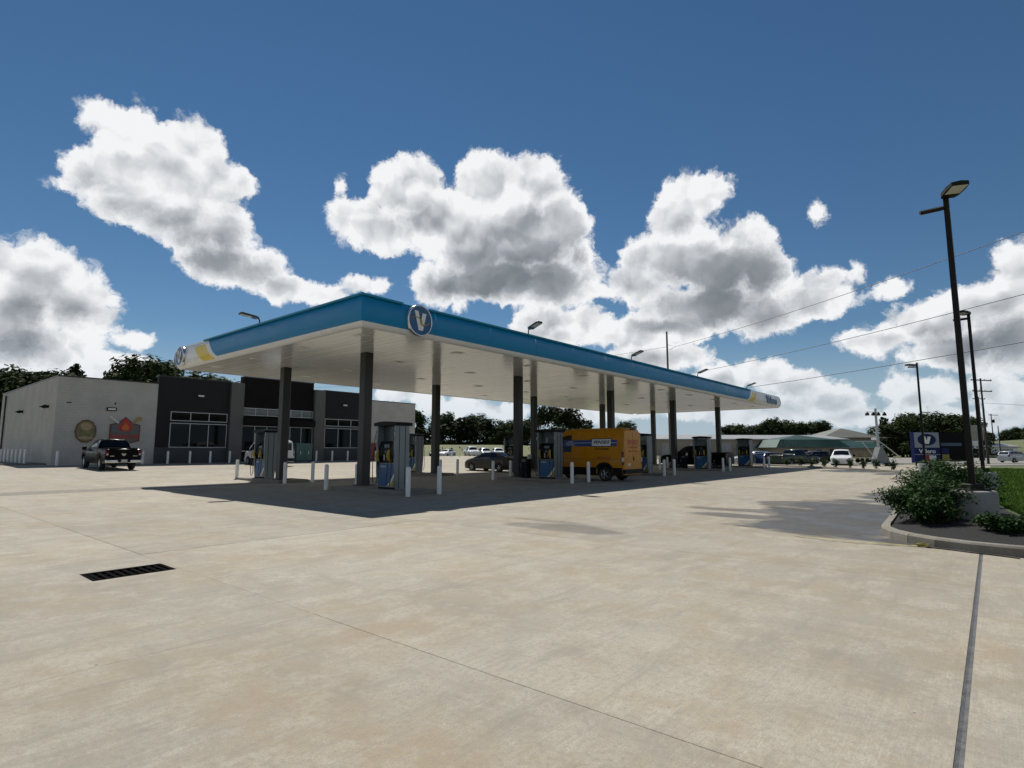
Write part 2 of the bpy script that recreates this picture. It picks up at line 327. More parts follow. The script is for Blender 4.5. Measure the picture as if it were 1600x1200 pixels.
# ---------------------------------------------------------------- ground, concrete, road, verge
def concrete_material(name, base, wet=True):
    m = bpy.data.materials.new(name); m.use_nodes = True; N, L = nodes(m); b = pbsdf(m)
    def nz(vec, sc_, det, ro=.55):
        n = N.new('ShaderNodeTexNoise'); n.inputs['Scale'].default_value = sc_; n.inputs['Detail'].default_value = det
        n.inputs['Roughness'].default_value = ro; L.new(vec, n.inputs['Vector']); return n.outputs['Fac']
    def rg(v, a, c, lo, hi):
        n = N.new('ShaderNodeMapRange'); L.new(v, n.inputs[0]); n.inputs[1].default_value = a; n.inputs[2].default_value = c
        n.inputs[3].default_value = lo; n.inputs[4].default_value = hi; return n.outputs[0]
    def mx(f, a, c, mode='MIX'):
        n = N.new('ShaderNodeMix'); n.data_type = 'RGBA'; n.blend_type = mode
        for s_, v in ((0, f), (6, a), (7, c)):
            if isinstance(v, bpy.types.NodeSocket): L.new(v, n.inputs[s_])
            else: n.inputs[s_].default_value = v if s_ == 0 else (*v, 1)
        return n.outputs[2]
    def ma(op, a, c, cl=False):
        n = N.new('ShaderNodeMath'); n.operation = op; n.use_clamp = cl
        for i, v in enumerate((a, c)):
            if isinstance(v, bpy.types.NodeSocket): L.new(v, n.inputs[i])
            else: n.inputs[i].default_value = v
        return n.outputs[0]
    geo = N.new('ShaderNodeNewGeometry').outputs['Position']
    def mapped(scale):
        # into the station's axes first, so that brushing and streaks follow the slabs
        r = N.new('ShaderNodeMapping'); r.vector_type = 'TEXTURE'; r.inputs['Location'].default_value = O0
        r.inputs['Rotation'].default_value = (0, 0, ANG); L.new(geo, r.inputs['Vector'])
        q = N.new('ShaderNodeVectorMath'); q.operation = 'MULTIPLY'; q.inputs[1].default_value = scale
        L.new(r.outputs[0], q.inputs[0]); return q.outputs[0], r.outputs[0]
    iso, st = mapped((1, 1, 1))
    streak, _ = mapped((.16, .75, 1)); broom, _ = mapped((1.6, 95, 1)); cross, _ = mapped((.9, .22, 1))
    c = mx(rg(nz(iso, .30, 6), .40, .60, 0, 1), tuple(x*.86 for x in base), (base[0]*1.10, base[1]*1.09, base[2]*1.07))
    c = mx(rg(nz(iso, .55, 10, .74), .45, .60, 0, .78), c, (base[0]*.92, base[1]*.76, base[2]*.54))      # tan washed-in soil
    c = mx(rg(nz(cross, 1.6, 10, .74), .49, .65, 0, .72), c, (base[0]*.66, base[1]*.645, base[2]*.63))      # grey traffic film
    c = mx(rg(nz(iso, 1.9, 10, .76), .48, .62, 0, .72), c, (base[0]*1.28, base[1]*1.28, base[2]*1.28))         # pale laitance
    c = mx(rg(nz(streak, 4.5, 6, .72), .52, .66, 0, .55), c, tuple(x*.60 for x in base))
    gr = nz(iso, 85, 3, .7); c = mx(rg(gr, .32, .66, .62, 0), c, tuple(x*.5 for x in base))
    gr2 = nz(iso, 21, 4, .7); c = mx(rg(gr2, .48, .66, 0, .6), c, tuple(x*.6 for x in base))
    bl = nz(broom, 1, 3, .6); c = mx(rg(bl, .35, .65, .30, 0), c, tuple(x*.6 for x in base))
    # small dark spots: droppings, gum and drips
    sp = rg(nz(iso, 7, 3.5, .7), .715, .735, 0, .85); c = mx(sp, c, tuple(x*.35 for x in base))
    oi = N.new('ShaderNodeObjectInfo').outputs['Random']      # every pour cured to its own tone
    sv = N.new('ShaderNodeVectorMath'); sv.operation = 'SCALE'; L.new(c, sv.inputs[0]); L.new(rg(oi, 0, 1, .93, 1.06), sv.inputs['Scale']); c = sv.outputs[0]
    rough = ma('ADD', rg(gr, 0, 1, .75, .95), 0)
    if wet:
        tot = None
        w = nz(mapped((.8, .55, 1))[0], 1.0, 4, .5)
        for (cs, ct, rs, rt, k) in ((2.6, -17.6, 5.2, 2.4, 1), (-.6, -17.2, 1.3, 1.6, 1), (.2, -15.6, .5, 2.1, .8), (1.6, -15.2, .5, 1.9, .7), (4.4, -15.6, 1.2, 1.4, .8), (9.5, -17.2, 2.6, 1.0, .9),
                                    (36.5, -12.2, 3.6, 3.0, 1), (32.0, -14.6, 2.6, .9, .9), (41, -7.6, 1.3, 2.6, .8), (25, -15.8, 3.0, .35, .8),
                                    (-4.3, -13.0, .55, 1.3, .6), (-3.6, -12.0, .25, 1.1, .35), (-2.2, -20.8, .4, 1.6, .8)):
            a = N.new('ShaderNodeVectorMath'); a.operation = 'MULTIPLY_ADD'; L.new(st, a.inputs[0])
            a.inputs[1].default_value = (1/rs, 1/rt, 0); a.inputs[2].default_value = (-cs/rs, -ct/rt, 0)
            l = N.new('ShaderNodeVectorMath'); l.operation = 'LENGTH'; L.new(a.outputs[0], l.inputs[0])
            e = ma('SUBTRACT', l.outputs['Value'], ma('MULTIPLY', ma('SUBTRACT', w, .5), 1.5))
            e = rg(e, 1.0, .82, 0, k); tot = e if tot is None else ma('MAXIMUM', tot, e)
        c = mx(tot, c, (.22, .232, .26), 'MULTIPLY')
        pud = rg(ma('MULTIPLY', tot, rg(nz(iso, .9, 3), .35, .6, .55, 1)), .3, 1, 0, 1)
        rough = ma('SUBTRACT', rough, ma('MULTIPLY', pud, .50), True)
    L.new(c, b.inputs['Base Color']); L.new(rough, b.inputs['Roughness']); b.inputs['Specular IOR Level'].default_value = .32
    bp = N.new('ShaderNodeBump'); bp.inputs['Strength'].default_value = .35; bp.inputs['Distance'].default_value = .006
    hgt = ma('ADD', ma('MULTIPLY', bl, .8), gr)
    L.new(hgt, bp.inputs['Height']); L.new(bp.outputs[0], b.inputs['Normal'])
    return m
CONC = concrete_material('broomed_concrete', (.372, .343, .282))
KERB = concrete_material('kerb_concrete', (.25, .24, .21), False)
PED = concrete_material('pedestal_concrete', (.36, .37, .36), False)
mat('joint_filler', (.19,.172,.14), .9, 0, .4, 5)
mat('joint_seal', (.075,.075,.075), .6, 0, .45, 7, .4, 30)
mat('asphalt', (.16,.155,.145), .9, 0, .2, .6, .3, 40)
mat('road_pale', (.20,.19,.17), .9, 0, .15, .4)
mat('mulch', (.006,.0055,.0055), .95, 0, .6, 24, 1.0, 35)
mat('field', (.085,.10,.035), .95, 0, .45, .12, .5, 6)
mat('verge_soil', (.035,.055,.012), .95, 0, .4, .8)
mat('dry_field', (.105,.11,.042), .95, 0, .4, .10)

g = MB(); RNG = [-3000, -900, -300, -120, -60, -30, 0, 30, 60, 120, 300, 900, 3000]
for a in range(12):
    for c_ in range(12):
        g.add([(RNG[a],RNG[c_],-.45),(RNG[a+1],RNG[c_],-.45),(RNG[a+1],RNG[c_+1],-.45),(RNG[a],RNG[c_+1],-.45)], [(0,1,2,3)])
g.build('ground', MATS['field'], kind='structure')

# forecourt: filler sheet below, one slab for every pour on top
SJ = [-11 + 5.6*k for k in range(-7, 14)]; TJ = [-19.75 + 4.95*k for k in range(-5, 16)]
def in_shop(s0, s1, t0, t1): return s0 > -4.5 and s1 < 30 and t0 > 31
fc = MB()
for i in range(len(SJ)-1):
    for j in range(len(TJ)-1):
        a, b_, c_, d = SJ[i], SJ[i+1], TJ[j], TJ[j+1]
        if a > 0 and d < -19.7: continue
        if c_ > 31 and a > 29 and a > 60: continue
        G_ = (-12.0, -11.06, -11.45, -10.85); cells = [(a, b_, c_, d)]
        if a < G_[0] and b_ > G_[1] and c_ < G_[2] and d > G_[3]: cells = [(a,G_[0],c_,d),(G_[1],b_,c_,d),(G_[0],G_[1],c_,G_[2]),(G_[0],G_[1],G_[3],d)]
        for e0, e1, e2, e3 in cells: fc.add([P(e0,e2,zg(e2)-.009),P(e1,e2,zg(e2)-.009),P(e1,e3,zg(e3)-.009),P(e0,e3,zg(e3)-.009)], [(0,1,2,3)])
forecourt = fc.build('forecourt', MATS['joint_filler'], kind='structure')
GRATE = (-12.0, -11.06, -11.45, -10.85)
far_slabs = MB(); rnd = random.Random(3)
def slab_box(mb, s0, s1, t0, t1, ch=.006, dz=0.0):
    zs = lambda s, t, d: P(s, t, zg(t) + d + dz)
    n = max(1, int((t1-t0)/1.7)); ts = [t0 + (t1-t0)*k/n for k in range(n+1)]
    vs = []; 
    for t in ts:
        vs += [zs(s0, t, -.024), zs(s0, t, -ch), zs(s0+ch, t, 0), zs(s1-ch, t, 0), zs(s1, t, -ch), zs(s1, t, -.024)]
    fs = []
    for k in range(n):
        for q in range(5): a = k*6+q; fs.append((a, a+1, a+7, a+6)[::-1])
    fs += [(0,1,2,3,4,5), tuple(n*6+q for q in (5,4,3,2,1,0))]
    mb.add(vs, fs)
cand = []
for i in range(len(SJ)-1):
    for j in range(len(TJ)-1):
        a, b_, c_, d = SJ[i], SJ[i+1], TJ[j], TJ[j+1]
        if a > 0 and d < -19.7: continue
        if c_ > 31.0 and -6 < a < 25: continue           # the shop stands here
        lo = .002 if abs(c_+19.75) > .1 else .022; hi = .002 if abs(d+19.75) > .1 else .022
        ctr = P((a+b_)/2, (c_+d)/2)
        seen = any(q.y > .6 and abs(q.x)/q.y < .95 for q in (P(a,c_),P(b_,c_),P(a,d),P(b_,d),ctr))
        cand.append(((0 if seen else 1000) + ctr.length, a+.002, b_-.002, c_+lo, d-hi))
cand.sort()
for k, (dist, a, b_, c_, d) in enumerate(cand):
    mb = far_slabs if k >= 230 or dist > 1000 else MB()
    if mb is far_slabs: slab_box(mb, a, b_, c_, d); continue
    dz = rnd.uniform(-.0015, .0015)
    if a < GRATE[0] and b_ > GRATE[1] and c_ < GRATE[2] and d > GRATE[3]:
        slab_box(mb, a, GRATE[0], c_, d, 0); slab_box(mb, GRATE[1], b_, c_, d, 0)
        slab_box(mb, GRATE[0], GRATE[1], c_, GRATE[2], 0); slab_box(mb, GRATE[0], GRATE[1], GRATE[3], d, 0)
    else: slab_box(mb, a, b_, c_, d, .003, dz)
    mb.build('slab', CONC, forecourt)
far_slabs.build('slab', CONC, forecourt, kind='stuff')
js = MB()
for s_ in range(-50, 0, 2):
    js.add([P(s_,-19.772,-.003),P(s_+2,-19.772,-.003),P(s_+2,-19.75,-.007),P(s_,-19.75,-.007),P(s_+2,-19.728,-.003),P(s_,-19.728,-.003)], [(0,1,2,3),(3,2,4,5)])
js.build('joint_seal', MATS['joint_seal'], forecourt)

# verge behind the kerb: grass at the front corner, a narrow planted strip round the far end
arc = [(-2.6+1.9*(1-math.cos(k*math.pi/12)), -20.1+1.9*math.sin(k*math.pi/12)) for k in range(7)]
EDGE = [(-2.6,-70),(-2.6,-40),(-2.6,-28),(-2.6,-23)] + arc + [(4,-17.95),(12,-17.4),(24,-16.4),(31,-15.8),(34,-14.9),(36.5,-13.2),(39,-10.8),(42.6,-7.3),(46,-3.5),(50,2),(55,9),(61,18)]
E3 = [P(s_, t_) for s_, t_ in EDGE]
def outward(i):
    d = (E3[min(i+1, len(E3)-1)] - E3[max(i-1, 0)]).normalized(); return Vector((d.y, -d.x, 0))
kb = MB(); prof = [(0,-.02),(.014,.125),(.04,.155),(.16,.16),(.16,-.02)]
kerb_root = kb
kern = []
for i, p_ in enumerate(E3):
    n_ = outward(i); kern.append([p_ + n_*a + Vector((0,0,z)) for a, z in prof])
kerb = bpy.data.objects.new('kerb', None); COL.objects.link(kerb); kerb['kind'] = 'structure'
def resample(i0, i1, step):
    pts = []; 
    for i in range(i0, i1):
        L_ = (E3[i+1]-E3[i]).length; n = max(1, int(L_/step))
        for k in range(n): pts.append((i, k/n))
    pts.append((i1-1, 1.0)); return pts
def kerb_ring(i, f): return [kern[i][q].lerp(kern[i+1][q], f) for q in range(5)]
seq = resample(2, len(E3)-1, 1.3); piece = []; acc_len = 0
def kerb_piece(rings):
    mb = MB(); vs = [v for r in rings for v in r]; fs = []
    for a in range(len(rings)-1):
        for q in range(4): fs.append((a*5+q, a*5+q+1, a*5+5+q+1, a*5+5+q))
    fs += [(4,3,2,1,0), tuple((len(rings)-1)*5+q for q in range(5))]
    mb.add(vs, fs); mb.build('kerb_stone', KERB, kerb)
cur = [kerb_ring(*seq[0])]; ln = 0
for k in range(1, len(seq)):
    r_ = kerb_ring(*seq[k]); d_ = (r_[0]-cur[-1][0]).length
    cur.append(r_); ln += d_
    if ln > 2.6 or k == len(seq)-1:
        e_ = (cur[-1][0]-cur[-2][0]).normalized()*.006
        cur[-1] = [v - e_ for v in cur[-1]]; kerb_piece(cur)
        cur = [[v + e_*2 for v in cur[-1]]]; ln = 0
vg = MB(); W = [45]*4 + [40]*7 + [38, 34, 26, 16, 8, 4, 2.6, 2.2, 2.2, 2.2, 2.2, 2.2]
rings = []
for i, p_ in enumerate(E3):
    n_ = outward(i)
    if 4 <= i <= 10: n_ = (P(18,-60)-P(0,-19)).normalized().lerp(n_, .25).normalized()
    w = W[i]; rings.append([p_ + outward(i)*.14 + Vector((0,0,.10)), p_ + outward(i)*.14 + n_*(w*.12) + Vector((0,0,.16 if w > 5 else .12)), p_ + n_*(w*.5) + Vector((0,0,.06)), p_ + n_*w + Vector((0,0,-.44))])
for i in range(len(rings)-1):
    for q in range(3): vg.add([rings[i][q],rings[i+1][q],rings[i+1][q+1],rings[i][q+1]], [(0,1,2,3)], 0)
vg.build('verge', MATS['verge_soil'], kind='structure')
# mulch bed in the kerb's nose
bed = MB(); bp_ = [P(s_,t_,.118) for s_, t_ in ((-2.44,-22.3),(-2.44,-20.1),(-2.05,-19.0),(-1.3,-18.35),(-.2,-18.32),(3,-18.15),(8,-17.85),(12,-17.6),(12.2,-18.9),(8,-19.6),(4,-20.3),(1.5,-20.6),(-.2,-21.2),(-1.2,-22.0))]
cbed = P(1.2,-19.3,.30)
bed.add(bp_+[cbed], [(i,(i+1)%len(bp_),len(bp_))[::-1] for i in range(len(bp_))])
bed.build('mulch_bed', MATS['mulch'], kind='structure')
# highway beyond, and the slip road beside the far strip
rd = MB()
for (a, b_, c_, d, m_) in (((36,34),(48,34),(38,90),(29,90),0), ((60,74),(420,150),(420,162),(62,82),1), ((29,90),(38,90),(20,150),(8,150),0)):
    rd.add([(a[0],a[1],-.40),(b_[0],b_[1],-.40),(c_[0],c_[1],-.40),(d[0],d[1],-.40)], [(0,1,2,3)], m_)
rd.build('road', [MATS['asphalt'], MATS['road_pale']], kind='structure')
lot = MB(); lot.add([(20,86,-.41),(190,86,-.41),(230,170,-.41),(30,170,-.41)], [(0,1,2,3)])
lot.build('gravel_lot', MATS['road_pale'], kind='structure')
# rising ground: bank beyond the used cars, green mound on the right
def hump(name, m_, x0, x1, y0, y1, hz, nx=24, ny=10, seed=1):
    r_ = random.Random(seed); mb = MB(); vs = []
    for j in range(ny+1):
        for i in range(nx+1):
            u_, v_ = i/nx, j/ny; z = hz(u_, v_) + r_.uniform(-.06,.06)
            vs.append((x0+(x1-x0)*u_, y0+(y1-y0)*v_, z if 0 < i < nx and 0 < j < ny else -.5))
    fs = [(j*(nx+1)+i, j*(nx+1)+i+1, (j+1)*(nx+1)+i+1, (j+1)*(nx+1)+i) for j in range(ny) for i in range(nx)]
    mb.add(vs, fs, 0, True); return mb.build(name, MATS[m_], kind='structure')
hump('field_bank', 'dry_field', -75, 40, 128, 240, lambda a, b: .15+3.1*min(1, b*2.3)*min(1, (1-a)*3)*min(1, a*8+.2))
hump('grass_mound', 'field', 118, 300, 150, 260, lambda a, b: 9.5*math.sin(math.pi*min(1, b*1.1))**.8*min(1, a*1.5+.02), seed=2)
hump('shop_bank', 'field', -160, -50, 70, 150, lambda a, b: .8*b, seed=4)


# ---------------------------------------------------------------- canopy
mat('soffit_white', (.80,.81,.80), .14, spec=.7)
mat('fascia_white', (.72,.72,.71), .3, 0, .02, .4)
mat('fascia_blue', (.002,.19,.40), .34, 0, .03, .4, spec=.3)
mat('fascia_cap', (.004,.20,.33), .4, 0, .03, .4, spec=.3)
mat('fascia_yellow', (.70,.50,.02), .32, 0, .08, 2)
mat('logo_navy', (.004,.075,.20), .3, 0, .05, 4)
mat('logo_white', (.7,.7,.67), .35, 0, .05, 4)
mat('logo_yellow', (.36,.27,.06), .4)
mat('column_grey', (.040,.042,.039), .45, 0, .1, 1.5, spec=.3)
mat('roof_grey', (.3,.3,.3), .8)
mat('lens', (.62,.62,.56), .25, 0, .03, 3)
canopy = thing('fuel_canopy', 'long flat fuel canopy with blue and white fascia over the pumps', 'canopy', P(0,0), ANG)
X0, X1, Y0, Y1, ZS, ZT = -3.24, 44.75, -4.29, 11.35, 5.686, 6.765
# soffit: one enamelled panel per strip, running across the canopy
n_p = 118; pw = (X1-X0)/n_p; sp = MB()
sp.add([(0,Y0,0),(pw-.028,Y0,0),(pw-.028,Y1,0),(0,Y1,0),(-.006,Y0,.03),(pw-.022,Y0,.03),(pw-.022,Y1,.03),(0,Y1,.03)],
       [(3,2,1,0),(4,5,6,7),(0,1,5,4),(1,2,6,5),(2,3,7,6),(3,0,4,7)])
spm = sp.mesh('soffit_panel', MATS['soffit_white']); rnd = random.Random(5)
for k in range(n_p):
    o = obj('soffit_panel', spm, canopy, (X0 + k*pw + .006, 0, ZS + rnd.uniform(0, .003)))
    o.rotation_euler = (rnd.uniform(-.0004,.0004), rnd.uniform(-.006,.006), 0)
MB().box(X0, X1, Y0, Y1, ZS+.04, ZS+.07).box(X0+.1, X1-.1, Y0+.1, Y1-.1, ZT-.35, ZT-.3).build('roof_deck', MATS['roof_grey'], canopy)
PROF = [(-.05,5.672),(.0,5.668),(.05,5.70),(.11,5.76),(.16,5.84),(.195,5.92),(.22,6.02),(.235,6.14),(.235,6.28),(.22,6.42),(.19,6.55),(.15,6.66),(.13,6.70)]
def fascia(name, a, b, nrm, parts, flip):
    """sweeps the rounded fascia profile along a -> b (mitred), parts = list of (name, material, l0(j), l1(j), j0, j1)"""
    d = (b-a).normalized(); Lf = (b-a).length
    for pn, mt, f0, f1, j0, j1 in parts:
        mb = MB(); ns = 1 if name != 'curve' else 8; vs = []
        for j in range(j0, j1+1):
            o_, z = PROF[j]
            for q in range(9):
                l0, l1 = f0(j), f1(j); l = l0 + (l1-l0)*q/8
                if l <= 0: l = -o_
                if l >= Lf: l = Lf + o_
                p_ = a + d*l + nrm*o_; vs.append((p_.x, p_.y, z))
        fs = []
        for j in range(j1-j0):
            for q in range(8):
                f = (j*9+q, j*9+q+1, (j+1)*9+q+1, (j+1)*9+q); fs.append(f if not flip else f[::-1])
        mb.add(vs, fs, 0, True); mb.build(pn, MATS[mt], canopy)
NJ = len(PROF)-1; BL = 4
def side(a, b, nrm, Lb, sgn_end, Lf, flip):
    sl = lambda j: Lb + (j-BL)*(.145 if sgn_end else .13)        # slanted end of the blue
    w = lambda j, k: sl(j) + .42 + k
    Z = lambda j: 0.0; E_ = lambda j: Lf
    ps = []; n_ = int((Lb-.6)//3.05)
    for k in range(n_+1):
        f0 = (lambda j, q=k*3.05+.004: q if q > .01 else 0.0); f1 = sl if k == n_ else (lambda j, q=(k+1)*3.05-.004: q)
        ps += [('fascia_panel_blue','fascia_blue',f0,f1,BL,NJ), ('fascia_panel_white','fascia_white',f0,f1,0,BL)]
    ps += [
          ('fascia_panel_white','fascia_white',sl,lambda j: w(j,0),0,NJ),
          ('fascia_stripe_yellow','fascia_yellow',lambda j: w(j,0),lambda j: w(j,1.25),3,NJ-2),
          ('fascia_panel_white','fascia_white',lambda j: w(j,0),lambda j: w(j,1.25),0,3),
          ('fascia_panel_white','fascia_white',lambda j: w(j,0),lambda j: w(j,1.25),NJ-2,NJ),
          ('fascia_panel_white','fascia_white',lambda j: w(j,1.25),E_,0,NJ)]
    fascia('f', Vector(a), Vector(b), Vector(nrm), ps, flip)
LF, LW = X1-X0, Y1-Y0
side((X0,Y0,0), (X1,Y0,0), (0,-1,0), 35.2-X0, 1, LF, False)
side((X0,Y0,0), (X0,Y1,0), (-1,0,0), 6.6-Y0, 1, LW, True)
for a, b, nr, Lf, fl in (((X1,Y0,0),(X1,Y1,0),(1,0,0),LW,False), ((X0,Y1,0),(X1,Y1,0),(0,1,0),LF,True)):
    fascia('f', Vector(a), Vector(b), Vector(nr), [('fascia_panel_white','fascia_white',lambda j: 0.0,lambda j, q=Lf: q,0,NJ)], fl)
# cap lip on top of the fascia, left open behind the round sign
def cap(x0, x1, y0, y1, m_='fascia_cap'): MB().box(x0, x1, y0, y1, 6.695, ZT).build('fascia_cap', MATS[m_], canopy)
cap(X0-.24, -1.74, Y0-.24, Y0+.02); cap(-.5, 36.1, Y0-.24, Y0+.02); cap(36.1, X1+.13, Y0-.13, Y0+.02, 'fascia_white')
cap(X0-.24, X0+.02, Y0+.02, 8.05); cap(X0-.13, X0+.02, 8.05, Y1+.13, 'fascia_white')
cap(X1-.02, X1+.13, Y0+.02, Y1+.13, 'fascia_white'); cap(X0+.02, X1-.02, Y1-.02, Y1+.13, 'fascia_white')
cap(-1.74, -.5, Y0-.10, Y0+.02, 'fascia_cap')
# round sign with the V
def v_sign(org, right, r):
    M4 = plane_at(org, right, (0,0,1))
    def put(mb): 
        mb.v = [tuple(M4 @ Vector(v)) for v in mb.v]; return mb
    def disc(r0, z0, z1, m_, n=40):
        mb = MB(); mb.lathe([(r0,z0),(r0,z1-.015),(r0-.015,z1)], n=n); return put(mb)
    root = put(MB().lathe([(r,-.02),(r,.10),(r-.012,.112),(r-.05,.115),(r-.05,.10)], n=44)).build('round_sign', MATS['chrome'] if False else MATS['fascia_white'], canopy)
    root.data.materials[0] = MATS['sign_rim']
    put(MB().lathe([(r-.052,.02),(r-.052,.104)], n=44)).build('sign_face', MATS['logo_navy'], root)
    k = r/.62
    v = [(-.30,.40),(-.135,.34),(.005,-.12),(.075,.04),(.17,.34),(.33,.30),(.20,-.20),(.125,-.40),(-.06,-.40)]
    v = [(-.31,.36),(-.12,.36),(.0,-.13),(.09,.30),(.29,.30),(.12,-.40),(-.09,-.40)]
    put(MB().prism([(x*k,y*k) for x, y in v], .106, .122, 'z')).build('sign_letter', MATS['logo_white'], root)
    sw = [(-.50*k,.03*k,.113),(-.33*k,.09*k,.126),(-.12*k,.10*k,.128),(.03*k,-.02*k,.130),(.02*k,-.14*k,.130),(.13*k,-.19*k,.130),(.32*k,-.13*k,.126),(.50*k,-.02*k,.113)]
    put(MB().tube(sw, [.012*k,.018*k,.02*k,.034*k,.04*k,.036*k,.022*k,.012*k], 6)).build('sign_swoosh', MATS['logo_yellow'], root)
mat('sign_rim', (.62,.63,.64), .18, .85)
v_sign((-1.03, Y0-.22, 6.23), (1,0,0), .57)
v_sign((X0-.22, 10.62, 6.24), (0,-1,0), .50)
text('fascia_lettering', 'Valero', MATS['logo_navy'], canopy, 1.0, plane_at((41.9, Y0-.262, 6.21), (1,0,0), (0,0,1)), .025, sx=1.25, bold=.02)
# recessed fittings
lf = MB().bbox(-.24,.24,-.24,.24,-.012,.0,.006); lfm = lf.mesh('canopy_light', MATS['soffit_white'])
ll = MB().lathe([(.21,0),(.19,-.012),(.12,-.02)], n=16); llm = ll.mesh('light_lens', MATS['soffit_white']); llm.flip_normals()
for i in range(10):
    for t_ in (-2.95, 1.0, 5.05, 9.05):
        o = obj('canopy_light', lfm, canopy, (-2.4+4.85*i, t_, ZS-.001)); obj('light_lens', llm, o, (0,0,-.0125))
# columns
cm = MB().bbox(-.205,.205,-.205,.205,0,ZS+.02,.03); cmm = cm.mesh('column', MATS['column_grey'])
bmesh_ = MB().bbox(-.30,.30,-.30,.30,0,.035,.01).mesh('column_base', MATS['column_grey'])
for i in range(5):
    for t_ in (0, 6.745):
        o = obj('column', cmm, canopy, (10.0818*i, t_, .15)); obj('column_base', bmesh_, o)
# floodlights standing on the canopy edge
def flood(x, y, rz, tilt):
    o = MB().tube([(0,0,0),(0,0,.20),(.10,0,.27)], .028, 6).build('floodlight', MATS['dark_metal'], canopy, loc=(x, y, ZT), rz=rz)
    h_ = MB().bbox(0,.70,-.17,.17,-.04,.04,.03).box(-.06,.1,-.07,.07,-.03,.03).build('lamp_head', MATS['dark_metal'], o, loc=(.10,0,.27)); h_.rotation_euler = (0, tilt, 0)
    MB().box(.22,.66,-.14,.14,-.046,-.0405).build('lamp_lens', MATS['lens'], h_)
for x in (5.5, 15.1, 24.8, 35.4): flood(x, Y0-.1, math.radians(-100), math.radians(-16))
flood(X0-.08, 2.85, math.radians(172), math.radians(-8))

# ---------------------------------------------------------------- pump islands and dispensers
ISL = MB().bbox(-1.22,.36,-4.2,.50,0,.15,.04); islm = ISL.mesh('pump_island', KERB)
mat('pump_blue', (.006,.08,.20), .35, 0, .06, 3)
mat('pump_silver', (.20,.225,.235), .42, .35, .05, 2)
mat('pump_black', (.005,.005,.006), .5, 0, .15, 6, spec=.15)
mat('nozzle_yellow', (.36,.27,.015), .45, 0, .1, 9)
mat('nozzle_white', (.55,.55,.5), .45, 0, .1, 9)
mat('nozzle_green', (.02,.25,.07), .45, 0, .1, 9)
mat('hose_black', (.01,.01,.01), .5)
mat('screen', (.05,.06,.065), .08)
mat('red_sticker', (.45,.05,.03), .5)
tint = bpy.data.materials.new('tinted_panel'); tint.use_nodes = True
def _t():
    N, L = nodes(tint); N.clear(); out = N.new('ShaderNodeOutputMaterial'); mx = N.new('ShaderNodeMixShader'); mx.inputs[0].default_value = .35
    tr = N.new('ShaderNodeBsdfTransparent'); tr.inputs[0].default_value = (.50,.56,.58,1)
    pr = N.new('ShaderNodeBsdfPrincipled'); pr.inputs['Base Color'].default_value = (.10,.12,.13,1); pr.inputs['Roughness'].default_value = .15
    L.new(tr.outputs[0], mx.inputs[1]); L.new(pr.outputs[0], mx.inputs[2]); L.new(mx.outputs[0], out.inputs[0])
_t()
